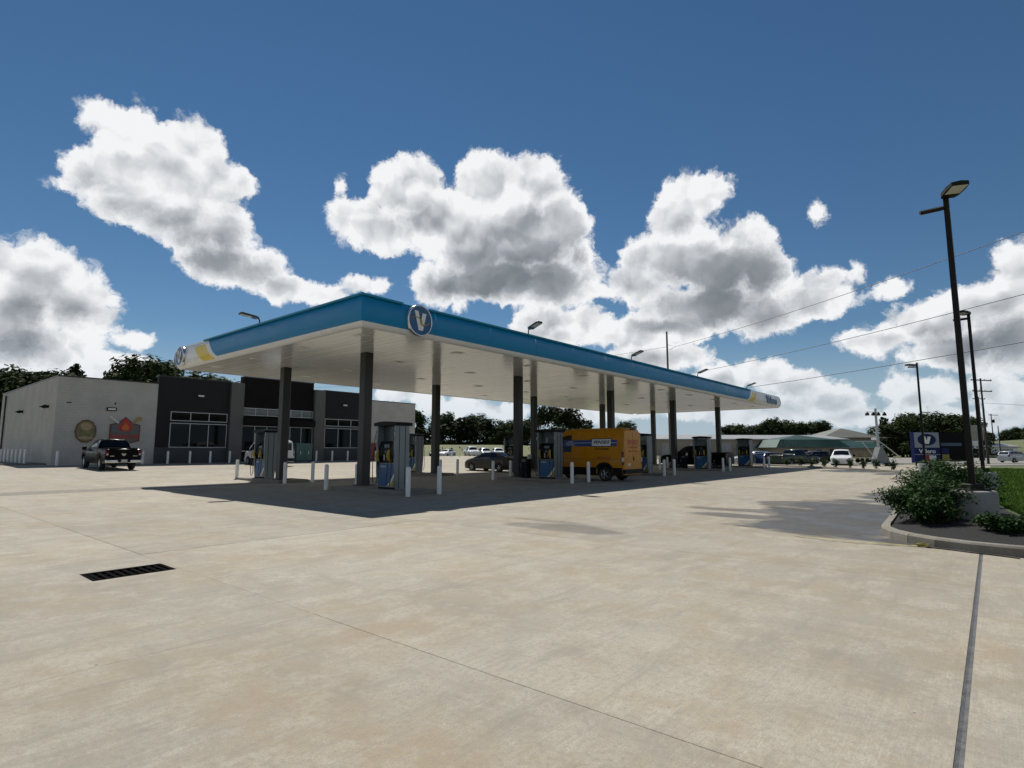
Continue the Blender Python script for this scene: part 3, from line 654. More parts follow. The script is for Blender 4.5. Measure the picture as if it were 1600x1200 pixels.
def make_pump():
    r_ = thing('fuel_dispenser', '', 'fuel pump', (0,0,0), 0, 'fuel dispensers under the canopy')
    MB().bbox(-.27,.27,-.50,.50,0,.07,.01).build('plinth', MATS['pump_black'], r_)
    MB().bbox(-.25,.25,-.49,.49,.07,.98,.015).build('lower_cabinet', MATS['pump_silver'], r_)
    up = MB(); prof = [(-.30,.98),(.30,.98),(.31,1.25),(.27,1.55),(.20,1.72),(.10,1.78),(-.10,1.78),(-.20,1.72),(-.27,1.55),(-.31,1.25)]
    up.prism(prof, -.485, .485, 'y'); up.build('console', MATS['pump_black'], r_)
    for y in (-1, 1):
        sp_ = MB(); yy = sorted((y*.49, y*.57))
        sp_.prism([(-.25,.0),(.25,.0),(.33,.9),(.335,1.7),(.32,2.36),(-.32,2.36),(-.335,1.7),(-.33,.9)], yy[0], yy[1], 'y')
        o = sp_.build('end_panel', MATS['pump_silver'], r_)
        g_ = MB()
        for x in (-.14, .14): g_.box(x-.012, x+.012, min(y*.569,y*.574), max(y*.569,y*.574), .05, 2.34)
        g_.build('seam', MATS['pump_black'], o)
    tp = MB(); tp.prism([(-.64,2.36),(.64,2.36),(.64,2.47),(.40,2.505),(0,2.525),(-.40,2.505),(-.64,2.47)], -.42, .42, 'x')
    tp.build('topper', MATS['pump_black'], r_)
    MB().box(-.06,.06,-.485,.485,1.78,2.355).build('tinted_panel', tint, r_)
    for sx in (-1, 1):
        fx = lambda a: a*sx
        bx = lambda mb, x0, x1, *q: mb.box(min(fx(x0),fx(x1)), max(fx(x0),fx(x1)), *q)
        lp = bx(MB(), .25, .275, -.47, .47, .10, .93).build('lower_door', MATS['pump_blue'], r_)
        # swoosh: white then yellow, low on one side
        wv = [(.02,.10),(.47,.10),(.47,.62),(.36,.44),(.22,.26)]
        yv = [(.14,.10),(.47,.10),(.47,.46),(.36,.30),(.25,.18)]
        s_ = -sx if True else 1
        MB().prism([(y*-1, z) for y, z in wv], fx(.2755), fx(.2785), 'x').build('door_swoosh_white', MATS['logo_white'], lp)
        MB().prism([(y*-1, z) for y, z in yv], fx(.279), fx(.282), 'x').build('door_swoosh_yellow', MATS['logo_yellow'], lp)
        text('door_lettering', 'Valero', MATS['logo_white'], lp, .13, plane_at((fx(.277), .20 if sx < 0 else -.20, .84), (0,-sx*-1,0), (0,0,1)), .002)
        bx(MB(), .255, .272, -.16, .16, 1.50, 1.66).build('price_display', MATS['screen'], r_)
        bx(MB(), .285, .300, -.10, .10, 1.30, 1.42).build('keypad', MATS['screen'], r_)
        for (y, mt, k) in ((.36,'nozzle_yellow',1), (-.30,'nozzle_yellow',1), (.10,'nozzle_white',.8), (-.08,'red_sticker',.7)):
            if k < 1:
                bx(MB(), .30, .315, y-.022, y+.022, 1.06, 1.06+.28*k).build('grade_button', MATS[mt], r_); continue
            bt = bx(MB(), .29, .36, y-.07, y+.07, 1.0, 1.22).build('nozzle_boot', MATS['pump_black'], r_)
            nz_ = MB().tube([(fx(.34),y,1.02),(fx(.42),y,1.16),(fx(.43),y,1.34),(fx(.40),y,1.46)], [.035,.055,.05,.03], 8)
            nz_.tube([(fx(.45),y,1.10),(fx(.52),y,1.22),(fx(.46),y,1.38)], .016, 6)
            nz_.build('nozzle', MATS[mt], r_)
            ye = .60 if y > 0 else -.53
            hs = [(fx(.26),ye,2.25),(fx(.36),ye,2.0),(fx(.42),ye*1.02,1.4),(fx(.46),ye*1.0,.75),(fx(.47),ye*.93,.30),(fx(.47),y*.55+ye*.45,.13),(fx(.47),y+(.05 if y < 0 else -.05)*1,.30),(fx(.46),y,.70),(fx(.43),y,1.04)]
            MB().tube(smooth_path(hs, 4), .0145, 6).build('hose', MATS['hose_black'], r_)
            MB().tube([(fx(.24),ye,2.30),(fx(.26),ye,2.22)], .03, 8).build('hose_swivel', MATS['steel'], r_)
            cl = MB().tube([(fx(.335),ye,2.10),(fx(.345),ye,1.95)], .022, 8).build('breakaway', MATS['nozzle_white'], r_)
    return r_
def make_bin():
    r_ = thing('waste_bin', '', 'waste bin', (0,0,0), 0, 'waste bins on the pump islands')
    MB().bbox(-.2,.2,-.2,.2,0,.80,.03).build('body', MATS['pump_black'], r_)
    MB().prism([(-.2,.80),(.2,.80),(.2,1.0),(.08,1.12),(-.08,1.12),(-.2,1.0)], -.2, .2, 'y').build('hood', MATS['black_plastic'], r_)
    for sx in (-1, 1): MB().box(min(sx*.2005,sx*.206), max(sx*.2005,sx*.206), -.13, .13, .84, .97).build('flap', MATS['trim_grey'], r_)
    MB().box(-.1,.1,.2005,.30,.52,.74).build('wash_bucket', MATS['pump_blue'], r_)
    MB().tube([(0,.25,.6),(.03,.25,1.02)], .012, 5).build('squeegee', MATS['nozzle_white'], r_)
    MB().box(-.13,.13,-.27,-.2005,.98,1.22).build('towel_box', MATS['nozzle_white'], r_)
    return r_
mat('trim_grey', (.10,.10,.10), .5)
def smooth_path(pts, k):
    pts = [Vector(p_) for p_ in pts]; out = []
    for i in range(len(pts)-1):
        a, b_, c_, d = pts[max(i-1,0)], pts[i], pts[i+1], pts[min(i+2,len(pts)-1)]
        for q in range(k):
            t = q/k; out.append(.5*((2*b_)+(-a+c_)*t+(2*a-5*b_+4*c_-d)*t*t+(-a+3*b_-3*c_+d)*t**3))
    out.append(pts[-1]); return out
pump0 = make_pump(); bin0 = make_bin()
ORD = ['first','second','third','fourth','fifth']
bol_m = MB().lathe([(.085,-.05),(.085,.96),(.075,.995),(.045,1.02)], n=14).mesh('bollard', MATS['white_paint'])
def bollard(s_, t_, label, group, h_=1.0):
    o = obj('bollard', bol_m, None, PG(s_, t_)); o.scale = (1, 1, h_); o.rotation_euler = (rnd.uniform(-.008,.008), rnd.uniform(-.008,.008), rnd.uniform(0, 6)); return tag(o, label, 'bollard', group)
for i in range(5):
    s_ = 10.0818*i
    for row in (0, 1):
        pos = 'front row' if row == 0 else 'back row'
        which = ORD[i] + ' from the near end'
        isl = obj('pump_island', islm, None, P(s_ if row == 0 else s_-.0, 0 if row == 0 else 6.745), ANG if row == 0 else ANG)
        if row == 1: isl.rotation_euler = (0,0,ANG+math.pi)
        tag(isl, f'low concrete pump island, {pos}, {which}', 'pump island', 'concrete islands under the canopy')
        loc = P(s_-.52, -2.55, .15) if row == 0 else P(s_+.42, 9.3, .15)
        lab = f'black, blue and silver fuel pump, {pos}, {which}'
        if i == 0 and row == 0: pump0.location = loc; pump0.rotation_euler = (0,0,ANG); pump0['label'] = lab
        else: dup(pump0, lab, loc, ANG)
        bl_ = P(s_-.75, -1.15, .15) if row == 0 else P(s_+.70, 7.9, .15); lab = f'black waste bin with squeegee bucket, {pos}, {which}'
        if i == 1 and row == 0: bin0.location = bl_; bin0.rotation_euler = (0,0,ANG); bin0['label'] = lab
        elif i > 1 and row == 0: dup(bin0, lab, bl_, ANG)
        o_t = -4.42 if row == 0 else 11.15; i_t = .70 if row == 0 else 6.05
        for a, nm in ((-1.28,('on the side towards the near end','on the side towards the far end')[row]), (.18,('on the side towards the far end','on the side towards the near end')[row])):
            a = a if row == 0 else -a
            if row == 0: bollard(s_+a, o_t, f'white bollard at outer end of {ORD[i]} front island, {nm}', 'bollards guarding the pump islands')
            bollard(s_+a, i_t, f'white bollard at inner end of {ORD[i]} {"front" if row == 0 else "back"} island, {nm}', 'bollards guarding the pump islands')
            if row == 1: bollard(s_+a, o_t, f'white bollard at shop end of {ORD[i]} back island, {nm}', 'bollards guarding the pump islands')

# ---------------------------------------------------------------- shop
def block_wall(name, c1, c2, mortar):
    m = bpy.data.materials.new(name); m.use_nodes = True; N, L = nodes(m); b = pbsdf(m); MATS[name] = m
    tc = N.new('ShaderNodeTexCoord').outputs['Object']; s_ = N.new('ShaderNodeSeparateXYZ'); L.new(tc, s_.inputs[0])
    ad = N.new('ShaderNodeMath'); L.new(s_.outputs[0], ad.inputs[0]); L.new(s_.outputs[1], ad.inputs[1])
    cb = N.new('ShaderNodeCombineXYZ'); L.new(ad.outputs[0], cb.inputs[0]); L.new(s_.outputs[2], cb.inputs[1])
    br = N.new('ShaderNodeTexBrick'); L.new(cb.outputs[0], br.inputs['Vector']); br.inputs['Scale'].default_value = 1.0
    br.inputs['Color1'].default_value = (*c1,1); br.inputs['Color2'].default_value = (*c2,1); br.inputs['Mortar'].default_value = (*mortar,1)
    br.inputs['Mortar Size'].default_value = .012; br.inputs['Brick Width'].default_value = .406; br.inputs['Row Height'].default_value = .203; br.inputs['Bias'].default_value = -.2
    n = N.new('ShaderNodeTexNoise'); n.inputs['Scale'].default_value = .7; n.inputs['Detail'].default_value = 5; L.new(tc, n.inputs['Vector'])
    mr = N.new('ShaderNodeMapRange'); mr.inputs[1].default_value = .3; mr.inputs[2].default_value = .7; mr.inputs[3].default_value = .88; mr.inputs[4].default_value = 1.08; L.new(n.outputs[0], mr.inputs[0])
    v = N.new('ShaderNodeVectorMath'); v.operation = 'SCALE'; L.new(br.outputs['Color'], v.inputs[0]); L.new(mr.outputs[0], v.inputs['Scale'])
    L.new(v.outputs[0], b.inputs['Base Color']); b.inputs['Roughness'].default_value = .85
    bp = N.new('ShaderNodeBump'); bp.inputs['Strength'].default_value = .5; bp.inputs['Distance'].default_value = .01; bp.invert = True
    L.new(br.outputs['Fac'], bp.inputs['Height']); L.new(bp.outputs[0], b.inputs['Normal'])
    return m
block_wall('grey_block', (.44,.425,.39), (.42,.405,.372), (.37,.357,.33))
mat('charcoal_panel', (.015,.017,.0175), .65, 0, .12, .8, spec=.2)
mat('knee_panel', (.045,.050,.053), .7, 0, .12, .8)
mat('entry_dark', (.006,.005,.0045), .7, 0, .15, .8, spec=.15)
mat('pilaster', (.095,.092,.085), .7, 0, .1, .8)
mat('coping', (.03,.03,.032), .4, .4)
mat('alu_frame', (.40,.42,.43), .5, .2)
mat('teal_glass', (.01,.045,.055), .06)
mat('ice_teal', (.045,.12,.115), .4)
mat('vend_red', (.22,.012,.018), .35)
ZB = .50
shop = thing('shop_building', 'low shop with grey block walls, charcoal panels and tall dark entrance', 'shop', P(-4.16, 31.83, ZB), ANG)
def sbox(name, m_, x0, x1, y0, y1, z0, z1, par=shop): return MB().box(x0,x1,y0,y1,z0,z1).build(name, MATS[m_], par)
SD = 21.6
sbox('block_wall', 'grey_block', 0, 6.55, 0, .3, -.6, 6.47); sbox('block_wall', 'grey_block', 0, .3, .3, SD, -.6, 6.47)
sbox('block_wall', 'grey_block', 27.1, 33.7, 0, .3, -.6, 6.47); sbox('block_wall', 'grey_block', 33.4, 33.7, .3, SD, -.6, 6.47)
sbox('block_wall', 'grey_block', .3, 33.4, SD-.3, SD, -.6, 6.2)
sbox('roof', 'roof_grey', .3, 33.4, .32, SD-.3, 5.9, 6.05)
for x0, x1, y0, y1, z in ((-.04,6.54,-.04,.34,6.47),(-.04,.34,.34,SD+.04,6.47),(27.11,33.74,-.04,.34,6.47),(33.36,33.74,.34,SD+.04,6.47),(6.50,12.27,-.10,.42,7.11),(21.66,27.15,-.10,.42,7.11),(13.42,20.48,-.06,.62,7.72)):
    sbox('coping', 'coping', x0, x1, y0, y1, z, z+.09)
def window(x0, x1, z0, z1, n, y=-.06, glass='glass_dark'):
    w = MB().box(x0-.06,x1+.06,y-.035,y+.02,z0-.06,z0).box(x0-.06,x1+.06,y-.035,y+.02,z1,z1+.06).box(x0-.06,x0,y-.035,y+.02,z0,z1).box(x1,x1+.06,y-.035,y+.02,z0,z1).build('window', MATS['alu_frame'], shop)
    pw_ = (x1-x0)/n
    for k in range(n):
        sbox('pane', glass, x0+k*pw_+(.03 if k else 0), x0+(k+1)*pw_-(.03 if k < n-1 else 0), y-.005, y+.015, z0, z1, w)
        if k: sbox('mullion', 'alu_frame', x0+k*pw_-.03, x0+k*pw_+.03, y-.03, y+.018, z0, z1, w)
for xa, xb, wa, wb in ((6.55,12.26,7.62,12.08),(21.66,27.1,21.86,26.4)):
    sbox('panel_wall', 'charcoal_panel', xa, xb, -.04, .38, 1.30, 7.11)
    sbox('knee_wall', 'knee_panel', xa, xb, -.08, .38, -.6, 1.29)
    window(wa, wb, 1.36, 3.28, 3); window(wa, wb, 3.57, 4.22, 3)
for x0 in (12.27, 20.49): sbox('pilaster', 'pilaster', x0, x0+1.14, -.35, .5, -.6, 7.12)
sbox('entry_wall', 'entry_dark', 13.42, 20.48, .0, .6, -.6, 7.72)
window(13.5, 20.4, 4.30, 4.88, 6, -.03, 'teal_glass'); window(13.5, 20.4, .05, 3.25, 6, -.03)
sbox('door_rail', 'alu_frame', 13.46, 20.44, -.07, -.02, .95, 1.05)
sbox('awning', 'entry_dark', 13.42, 20.48, -.55, -.10, 3.40, 3.95)
def wall_light(x, z, y=-.04):
    o = MB().bbox(x-.32,x+.32,y-.16,y,z-.13,z+.13,.02).build('wall_light', MATS['black_plastic'], shop)
    sbox('light_lens', 'lens', x-.24, x+.24, y-.166, y-.1605, z-.07, z+.07, o)
wall_light(3.41, 4.23, 0); wall_light(9.8, 5.71); wall_light(24.06, 5.76)
for y_ in (11.4, 2.25):
    o = MB().box(-.25,0,y_-.14,y_+.14,4.25,4.45).prism([(-.55,4.32),(-.2,4.2),(-.2,4.5)], y_-.2, y_+.2, 'y').build('wall_light', MATS['black_plastic'], shop)
MB().tube([(-.10,19.2,6.2),(-.10,19.2,0.1)], .07, 8).build('downpipe', MATS['coping'], shop)
MB().box(.6,.9,-.03,0,4.55,4.62).box(3.6,3.7,-.02,0,4.6,4.75).build('conduit_box', MATS['black_plastic'], shop)
# wall signs: the round one stays a plain board, its mascot is left out
def on_wall(x, z): return P(-4.16+x, 31.83-.012, ZB+z)
mat('sign_olive', (.15,.14,.055), .5, 0, .3, 3); mat('sign_tan', (.33,.25,.15), .5, 0, .15, 3); mat('sign_brown', (.12,.03,.02), .5, 0, .2, 3)
mat('sign_grey', (.11,.105,.10), .5, 0, .15, 3); mat('sign_red', (.42,.018,.010), .45); mat('sign_orange', (.55,.13,.01), .45); mat('sign_gold', (.30,.24,.05), .5)
rs_ = thing('round_wall_sign', 'round olive and tan board on the grey block wall left of the barbecue sign', 'wall sign', on_wall(1.9, 1.55), ANG)
def ring_poly(rx, rz, cz, n=28, wob=0.0): return [(rx*math.cos(2*math.pi*k/n)*(1+wob*math.sin(3.7*k)), cz+rz*math.sin(2*math.pi*k/n)*(1+wob*math.cos(2.9*k))) for k in range(n)]
MB().prism(ring_poly(.66,.86,.95,28,.04), -.07, 0, 'y').build('board', MATS['sign_brown'], rs_)
MB().prism(ring_poly(.59,.78,.95,28,.03), -.085, -.071, 'y').build('board_face', MATS['sign_olive'], rs_)
MB().prism(ring_poly(.34,.30,1.3,20,.05), -.098, -.086, 'y').build('board_panel', MATS['sign_tan'], rs_)
MB().prism(ring_poly(.46,.12,.45,20,.03), -.098, -.086, 'y').build('board_ribbon', MATS['sign_tan'], rs_)
bb = thing('barbecue_sign', 'grey shield sign with red flame, crossed utensils and red lettering on block wall', 'wall sign', on_wall(4.42, 1.62), ANG)
MB().prism([(-1.02,.18),(0,-.12),(1.02,.18),(1.02,1.45),(.45,1.62),(0,2.05),(-.45,1.62),(-1.02,1.45)], -.06, 0, 'y').build('shield_rim', MATS['sign_brown'], bb)
MB().prism([(-.93,.24),(0,-.04),(.93,.24),(.93,1.38),(.40,1.54),(0,1.93),(-.40,1.54),(-.93,1.38)], -.075, -.061, 'y').build('shield', MATS['sign_grey'], bb)
MB().prism([(-.42,1.02),(0,.92),(.42,1.02),(.48,1.38),(.26,1.52),(.22,1.74),(.0,2.0),(-.2,1.72),(-.27,1.46),(-.46,1.36)], -.095, -.076, 'y').build('flame', MATS['sign_red'], bb)
MB().prism([(-.2,1.02),(.2,1.02),(.24,1.3),(.1,1.42),(.02,1.62),(-.1,1.42),(-.24,1.28)], -.11, -.096, 'y').build('flame_core', MATS['sign_orange'], bb)
MB().prism([(-1.12,2.02),(-.98,2.12),(-.42,1.62),(-.52,1.5)], -.09, -.076, 'y').build('knife', MATS['nozzle_white'], bb)
MB().prism([(1.1,2.0),(.98,2.12),(.78,2.08),(.68,1.86),(.42,1.6),(.5,1.5),(.78,1.74),(1.02,1.78)], -.09, -.076, 'y').build('brush', MATS['sign_gold'], bb)
text('lettering', 'BARBECUE', MATS['sign_red'], bb, .40, plane_at((0,-.082,.50), (1,0,0), (0,0,1)), .006, bold=.012)
text('lettering', 'BAR-B-Q', MATS['sign_red'], bb, .2, plane_at((0,-.082,.80), (1,0,0), (0,0,1)), .006) if False else None
# bollards before the shop and in the row beside it
for k, (s_, t_) in enumerate(((-4.0,30.9),(1.3,30.75),(3.05,30.7),(4.7,30.7),(6.3,30.7),(7.9,30.7),(12.0,30.7),(13.8,30.7),(16.2,30.7),(17.95,30.7),(19.75,30.7),(21.3,30.7),(23.2,30.7),(25.2,30.7))):
    where = ('below the left end of the grey block wall','just right of the black pickup','before the left edge of the first shop window','before the first shop window, left','before the first shop window, right','before the pilaster left of the entrance','before the entrance, left','before the entrance, middle','before the pilaster right of the entrance','before the second shop window, left','before the second shop window, middle','before the second shop window, right','by the red vending machine','before the far grey block wall')[k]
    bollard(s_, t_, f'white bollard {where}', 'bollards along the shop front')
pad = MB(); pad.box(-2.4,-.02,1.2,24,-.2,.13); pad.build('side_walk', KERB, None, loc=P(-4.16,31.83,ZB), rz=ANG, kind='structure')
for k in range(7):
    o = bollard(-5.25, 34.1+1.55*k, f'white bollard on the raised walk beside the shop, {["nearest","second","third","fourth","fifth","sixth","farthest"][k]} of seven', 'bollards in the row beside the shop', 1.05)
    o.location.z = ZB + .12
ib = thing('ice_freezer', 'pale teal ice freezer standing beside the shop entrance', 'freezer', P(15.0, 31.2, .50), ANG)
MB().bbox(-.85,.85,-.38,.38,.08,1.75,.03).build('cabinet', MATS['ice_teal'], ib)
for x in (-.42,.42):
    d_ = MB().box(x-.39,x+.39,-.405,-.381,.2,1.5).build('door', MATS['ice_teal'], ib); MB().box(x-.03,x+.03,-.43,-.406,.7,1.0).build('handle', MATS['steel'], d_)
MB().box(-.8,.8,-.35,.35,0,.08).build('base', MATS['black_plastic'], ib)
vm = thing('vending_machine', 'dark red vending machine against the charcoal shop wall', 'vending machine', P(22.9, 31.2, .50), ANG)
MB().bbox(-.48,.48,-.4,.4,.06,1.85,.02).build('cabinet', MATS['vend_red'], vm)
MB().box(-.40,.18,-.41,-.401,.5,1.7).build('front_panel', MATS['vend_red'], vm); MB().box(.24,.42,-.41,-.401,.9,1.4).build('coin_panel', MATS['black_plastic'], vm); MB().box(-.44,.44,-.36,.36,0,.06).build('base', MATS['black_plastic'], vm)
# storm drain
mat('cast_iron', (.004,.004,.004), .9, 0, .5, 40, spec=.02)
gr = thing('drain_grate', 'black cast iron storm drain grate set in the concrete', 'drain grate', P((GRATE[0]+GRATE[1])/2, (GRATE[2]+GRATE[3])/2, 0), ANG)
gw, gh = (GRATE[1]-GRATE[0])/2, (GRATE[3]-GRATE[2])/2
MB().box(-gw,gw,-gh,-gh+.05,-.08,.002).box(-gw,gw,gh-.05,gh,-.08,.002).box(-gw,-gw+.05,-gh+.05,gh-.05,-.08,.002).box(gw-.05,gw,-gh+.05,gh-.05,-.08,.002).build('frame', MATS['cast_iron'], gr)
for k in range(9):
    x = -gw+.05+(2*gw-.1)*(k+.5)/9
    MB().box(x-.024,x+.024,-gh+.051,gh-.051,-.05,-.004).build('bar', MATS['cast_iron'], gr)
for y in (-.09,.09): MB().box(-gw+.051,gw-.051,y-.015,y+.015,-.05,-.012).build('cross_bar', MATS['cast_iron'], gr)
MB().box(-gw+.04,gw-.04,-gh+.04,gh-.04,-.5,-.10).build('sump', MATS['cast_iron'], gr)


# ---------------------------------------------------------------- vehicles
def lerp_tab(tab, x):
    if x <= tab[0][0]: return tab[0][1]
    for (a, p_), (b, q) in zip(tab, tab[1:]):
        if x <= b: return p_ + (q-p_)*(x-a)/(b-a) if b > a else q
    return tab[-1][1]
class Car:
    """lofted body: x forward from the rear bumper, y to the left, z up"""
    def __init__(s, L, top, belt, half, z0, wheels, arch, tum=.34, crown=.03):
        s.L, s.top, s.belt, s.half, s.z0, s.wheels, s.arch, s.tum, s.crown = L, top, belt, half, z0, wheels, arch, tum, crown
    def sect(s, x):
        zt = lerp_tab(s.top, x); zb = min(lerp_tab(s.belt, x), zt-.015); w = lerp_tab(s.half, x)
        zl = lerp_tab(s.z0, x) if isinstance(s.z0, list) else s.z0
        for xc, r in s.wheels:
            d = abs(x-xc)
            if d < s.arch: zl = max(zl, r + math.sqrt(max(0, s.arch**2-d*d)) - .02)
        zl = min(zl, zb-.05); h = zt-zb; t = s.tum*h
        return [(w*.94, zl), (w*.985, zl+.3*(zb-zl)), (w, zl+.68*(zb-zl)), (w*.985, zb),
                (w*.965-.02*min(1,h*3), zb+.06*h), (w*.955-.02*min(1,h*3)-t*.55, zb+.58*h), (w*.93-.03*min(1,h*3)-t*.92, zb+.9*h), (w*.80-t*.95, zt-.012), (0, zt+s.crown)]
    def pt(s, x, k, side=1, off=0.0):
        q = s.sect(x); i = min(7, int(k)); f = k-i
        a, b = q[i], q[i+1]; y, z = a[0]+(b[0]-a[0])*f, a[1]+(b[1]-a[1])*f
        ny, nz = (b[1]-a[1]), -(b[0]-a[0]); l = math.hypot(ny, nz) or 1
        return (x, side*(y+off*ny/l), z+off*nz/l)
    def xs(s, step=.07):
        v = {0.0, s.L}
        for tab in (s.top, s.belt, s.half): v |= {a for a, _ in tab}
        for xc, r in s.wheels: v |= {xc + s.arch*math.cos(math.pi*k/10) for k in range(11)} | {xc-s.arch-.004, xc+s.arch+.004}
        k = 0
        while k*step < s.L: v.add(k*step); k += 1
        v = sorted(x for x in v if 0 <= x <= s.L); out = [v[0]]
        for x in v[1:]:
            if x-out[-1] > .012: out.append(x)
        return out
    def body(s, mb):
        X = s.xs(); vs = []
        for x in X:
            q = s.sect(x)
            vs += [(x, y, z) for y, z in q] + [(x, -y, z) for y, z in reversed(q[:-1])]
        n = 17; fs = []
        for a in range(len(X)-1):
            for k in range(n-1): fs.append((a*n+k, (a+1)*n+k, (a+1)*n+k+1, a*n+k+1)[::-1])
        mb.add(vs, fs, 0, True)
        e = (len(X)-1)*n; mb.add(vs[:n], [tuple(range(n-1,-1,-1))]); mb.add(vs[e:e+n], [tuple(range(n))])
        return mb
    def side_pane(s, mb, a0, a1, b0, b1, k0, k1, side, off=.006, nx=8, nk=5):
        """pane between lower edge a0..a1 and upper edge b0..b1"""
        vs = []
        for j in range(nk+1):
            f = j/nk
            for i in range(nx+1):
                l, r_ = a0+(b0-a0)*f, a1+(b1-a1)*f
                vs.append(s.pt(l+(r_-l)*i/nx, k0+(k1-k0)*f, side, off))
        fs = [(j*(nx+1)+i, j*(nx+1)+i+1, (j+1)*(nx+1)+i+1, (j+1)*(nx+1)+i) for j in range(nk) for i in range(nx)]
        if side > 0: fs = [f[::-1] for f in fs]
        mb.add(vs, fs, 0, True); return mb
    def top_pane(s, mb, x0, x1, wf0, wf1, off=.007, nx=6, ny=8):
        """windscreen or rear window lying on the sloping top profile"""
        vs = []
        for i in range(nx+1):
            x = x0+(x1-x0)*i/nx; q = s.sect(x); w = (wf0+(wf1-wf0)*i/nx)
            dz = (lerp_tab(s.top, x+.01)-lerp_tab(s.top, x-.01))/.02; nl = math.hypot(1, dz)
            for j in range(ny+1):
                y = w*(2*j/ny-1); ay = abs(y); y7, z7 = q[7]
                z = z7+(q[8][1]-z7)*(1-min(1, ay/max(y7,.01))**1.6) if ay <= y7 else z7+(q[6][1]-z7)*(ay-y7)/max(.01, q[6][0]-y7)
                vs.append((x-off*dz/nl, y, z+off/nl+.004))
        fs = [(i*(ny+1)+j, (i+1)*(ny+1)+j, (i+1)*(ny+1)+j+1, i*(ny+1)+j+1) for i in range(nx) for j in range(ny)]
        mb.add(vs, fs, 0, True); return mb
WH = {}
mat('alloy', (.42,.43,.44), .3, .8, .1, 6)
def wheel_meshes(r, w):
    if (r, w) in WH: return WH[(r, w)]
    ty = MB(); ty.lathe([(r*.62,-w/2),(r*.92,-w/2),(r,-w*.36),(r,w*.36),(r*.92,w/2),(r*.62,w/2),(r*.60,w*.2)], n=22)
    rm = MB(); rm.lathe([(r*.64,-w*.42),(r*.64,w*.40),(r*.60,w*.40),(r*.57,w*.16)], n=22)
    for k in range(5):
        a = 2*math.pi*k/5
        for sgn in (-1, 1):
            c, s_ = math.cos(a+sgn*.09), math.sin(a+sgn*.09)
            rm.tube([(r*.08*c, r*.08*s_, w*.30),(r*.58*math.cos(a+sgn*.05), r*.58*math.sin(a+sgn*.05), w*.36)], [r*.06, r*.05], 5)
    rm.lathe([(r*.15,w*.2),(r*.15,w*.36),(r*.1,w*.39)], n=12)
    WH[(r, w)] = (ty.mesh('tyre', MATS['rubber']), rm.mesh('rim', MATS['alloy'])); return WH[(r, w)]
def add_wheels(root, car, w=.22):
    for xc, r in car.wheels:
        hw = lerp_tab(car.half, xc)
        for side in (1, -1):
            tm, rm = wheel_meshes(r, w)
            o = bpy.data.objects.new('wheel', None); COL.objects.link(o); o.parent = root
            o.location = (xc, side*(hw-w/2-.035), r); o.rotation_euler = (-side*math.pi/2, 0, 0)
            obj('tyre', tm, o); obj('rim', rm, o)
def paint(name, col, rough=.22, metal=.0): 
    return MATS.get(name) or mat(name, col, rough, metal, .04, 2, coat=.12, spec=.3)
mat('car_glass', (.005,.006,.007), .05, 0, 0, spec=.35)
mat('tail_red', (.11,.004,.004), .15); mat('lamp_clear', (.5,.5,.5), .1, .3); mat('plate', (.5,.52,.5), .4, 0, .1, 30); mat('trim_black', (.008,.008,.009), .6, spec=.2)
mat('bed_matte', (.008,.008,.008), .95, 0, .2, 8, spec=.02)
mat('under_black', (.006,.006,.006), .9)
def glaze(root, car, panes, screens):
    for q in panes:
        for side in (1, -1): car.side_pane(MB(), *q, side).build('side_window', MATS['car_glass'], root)
    for nm, q in screens: car.top_pane(MB(), *q).build(nm, MATS['car_glass'], root)
def underside(root, car, z=.26):
    hw = lerp_tab(car.half, car.L/2)
    MB().box(.25, car.L-.25, -hw*.72, hw*.72, z, z+.32).build('chassis', MATS['under_black'], root)
def box_part(nm, m_, root, x0, x1, y0, y1, z0, z1, b=.015): return MB().bbox(x0,x1,y0,y1,z0,z1,b).build(nm, MATS[m_], root)

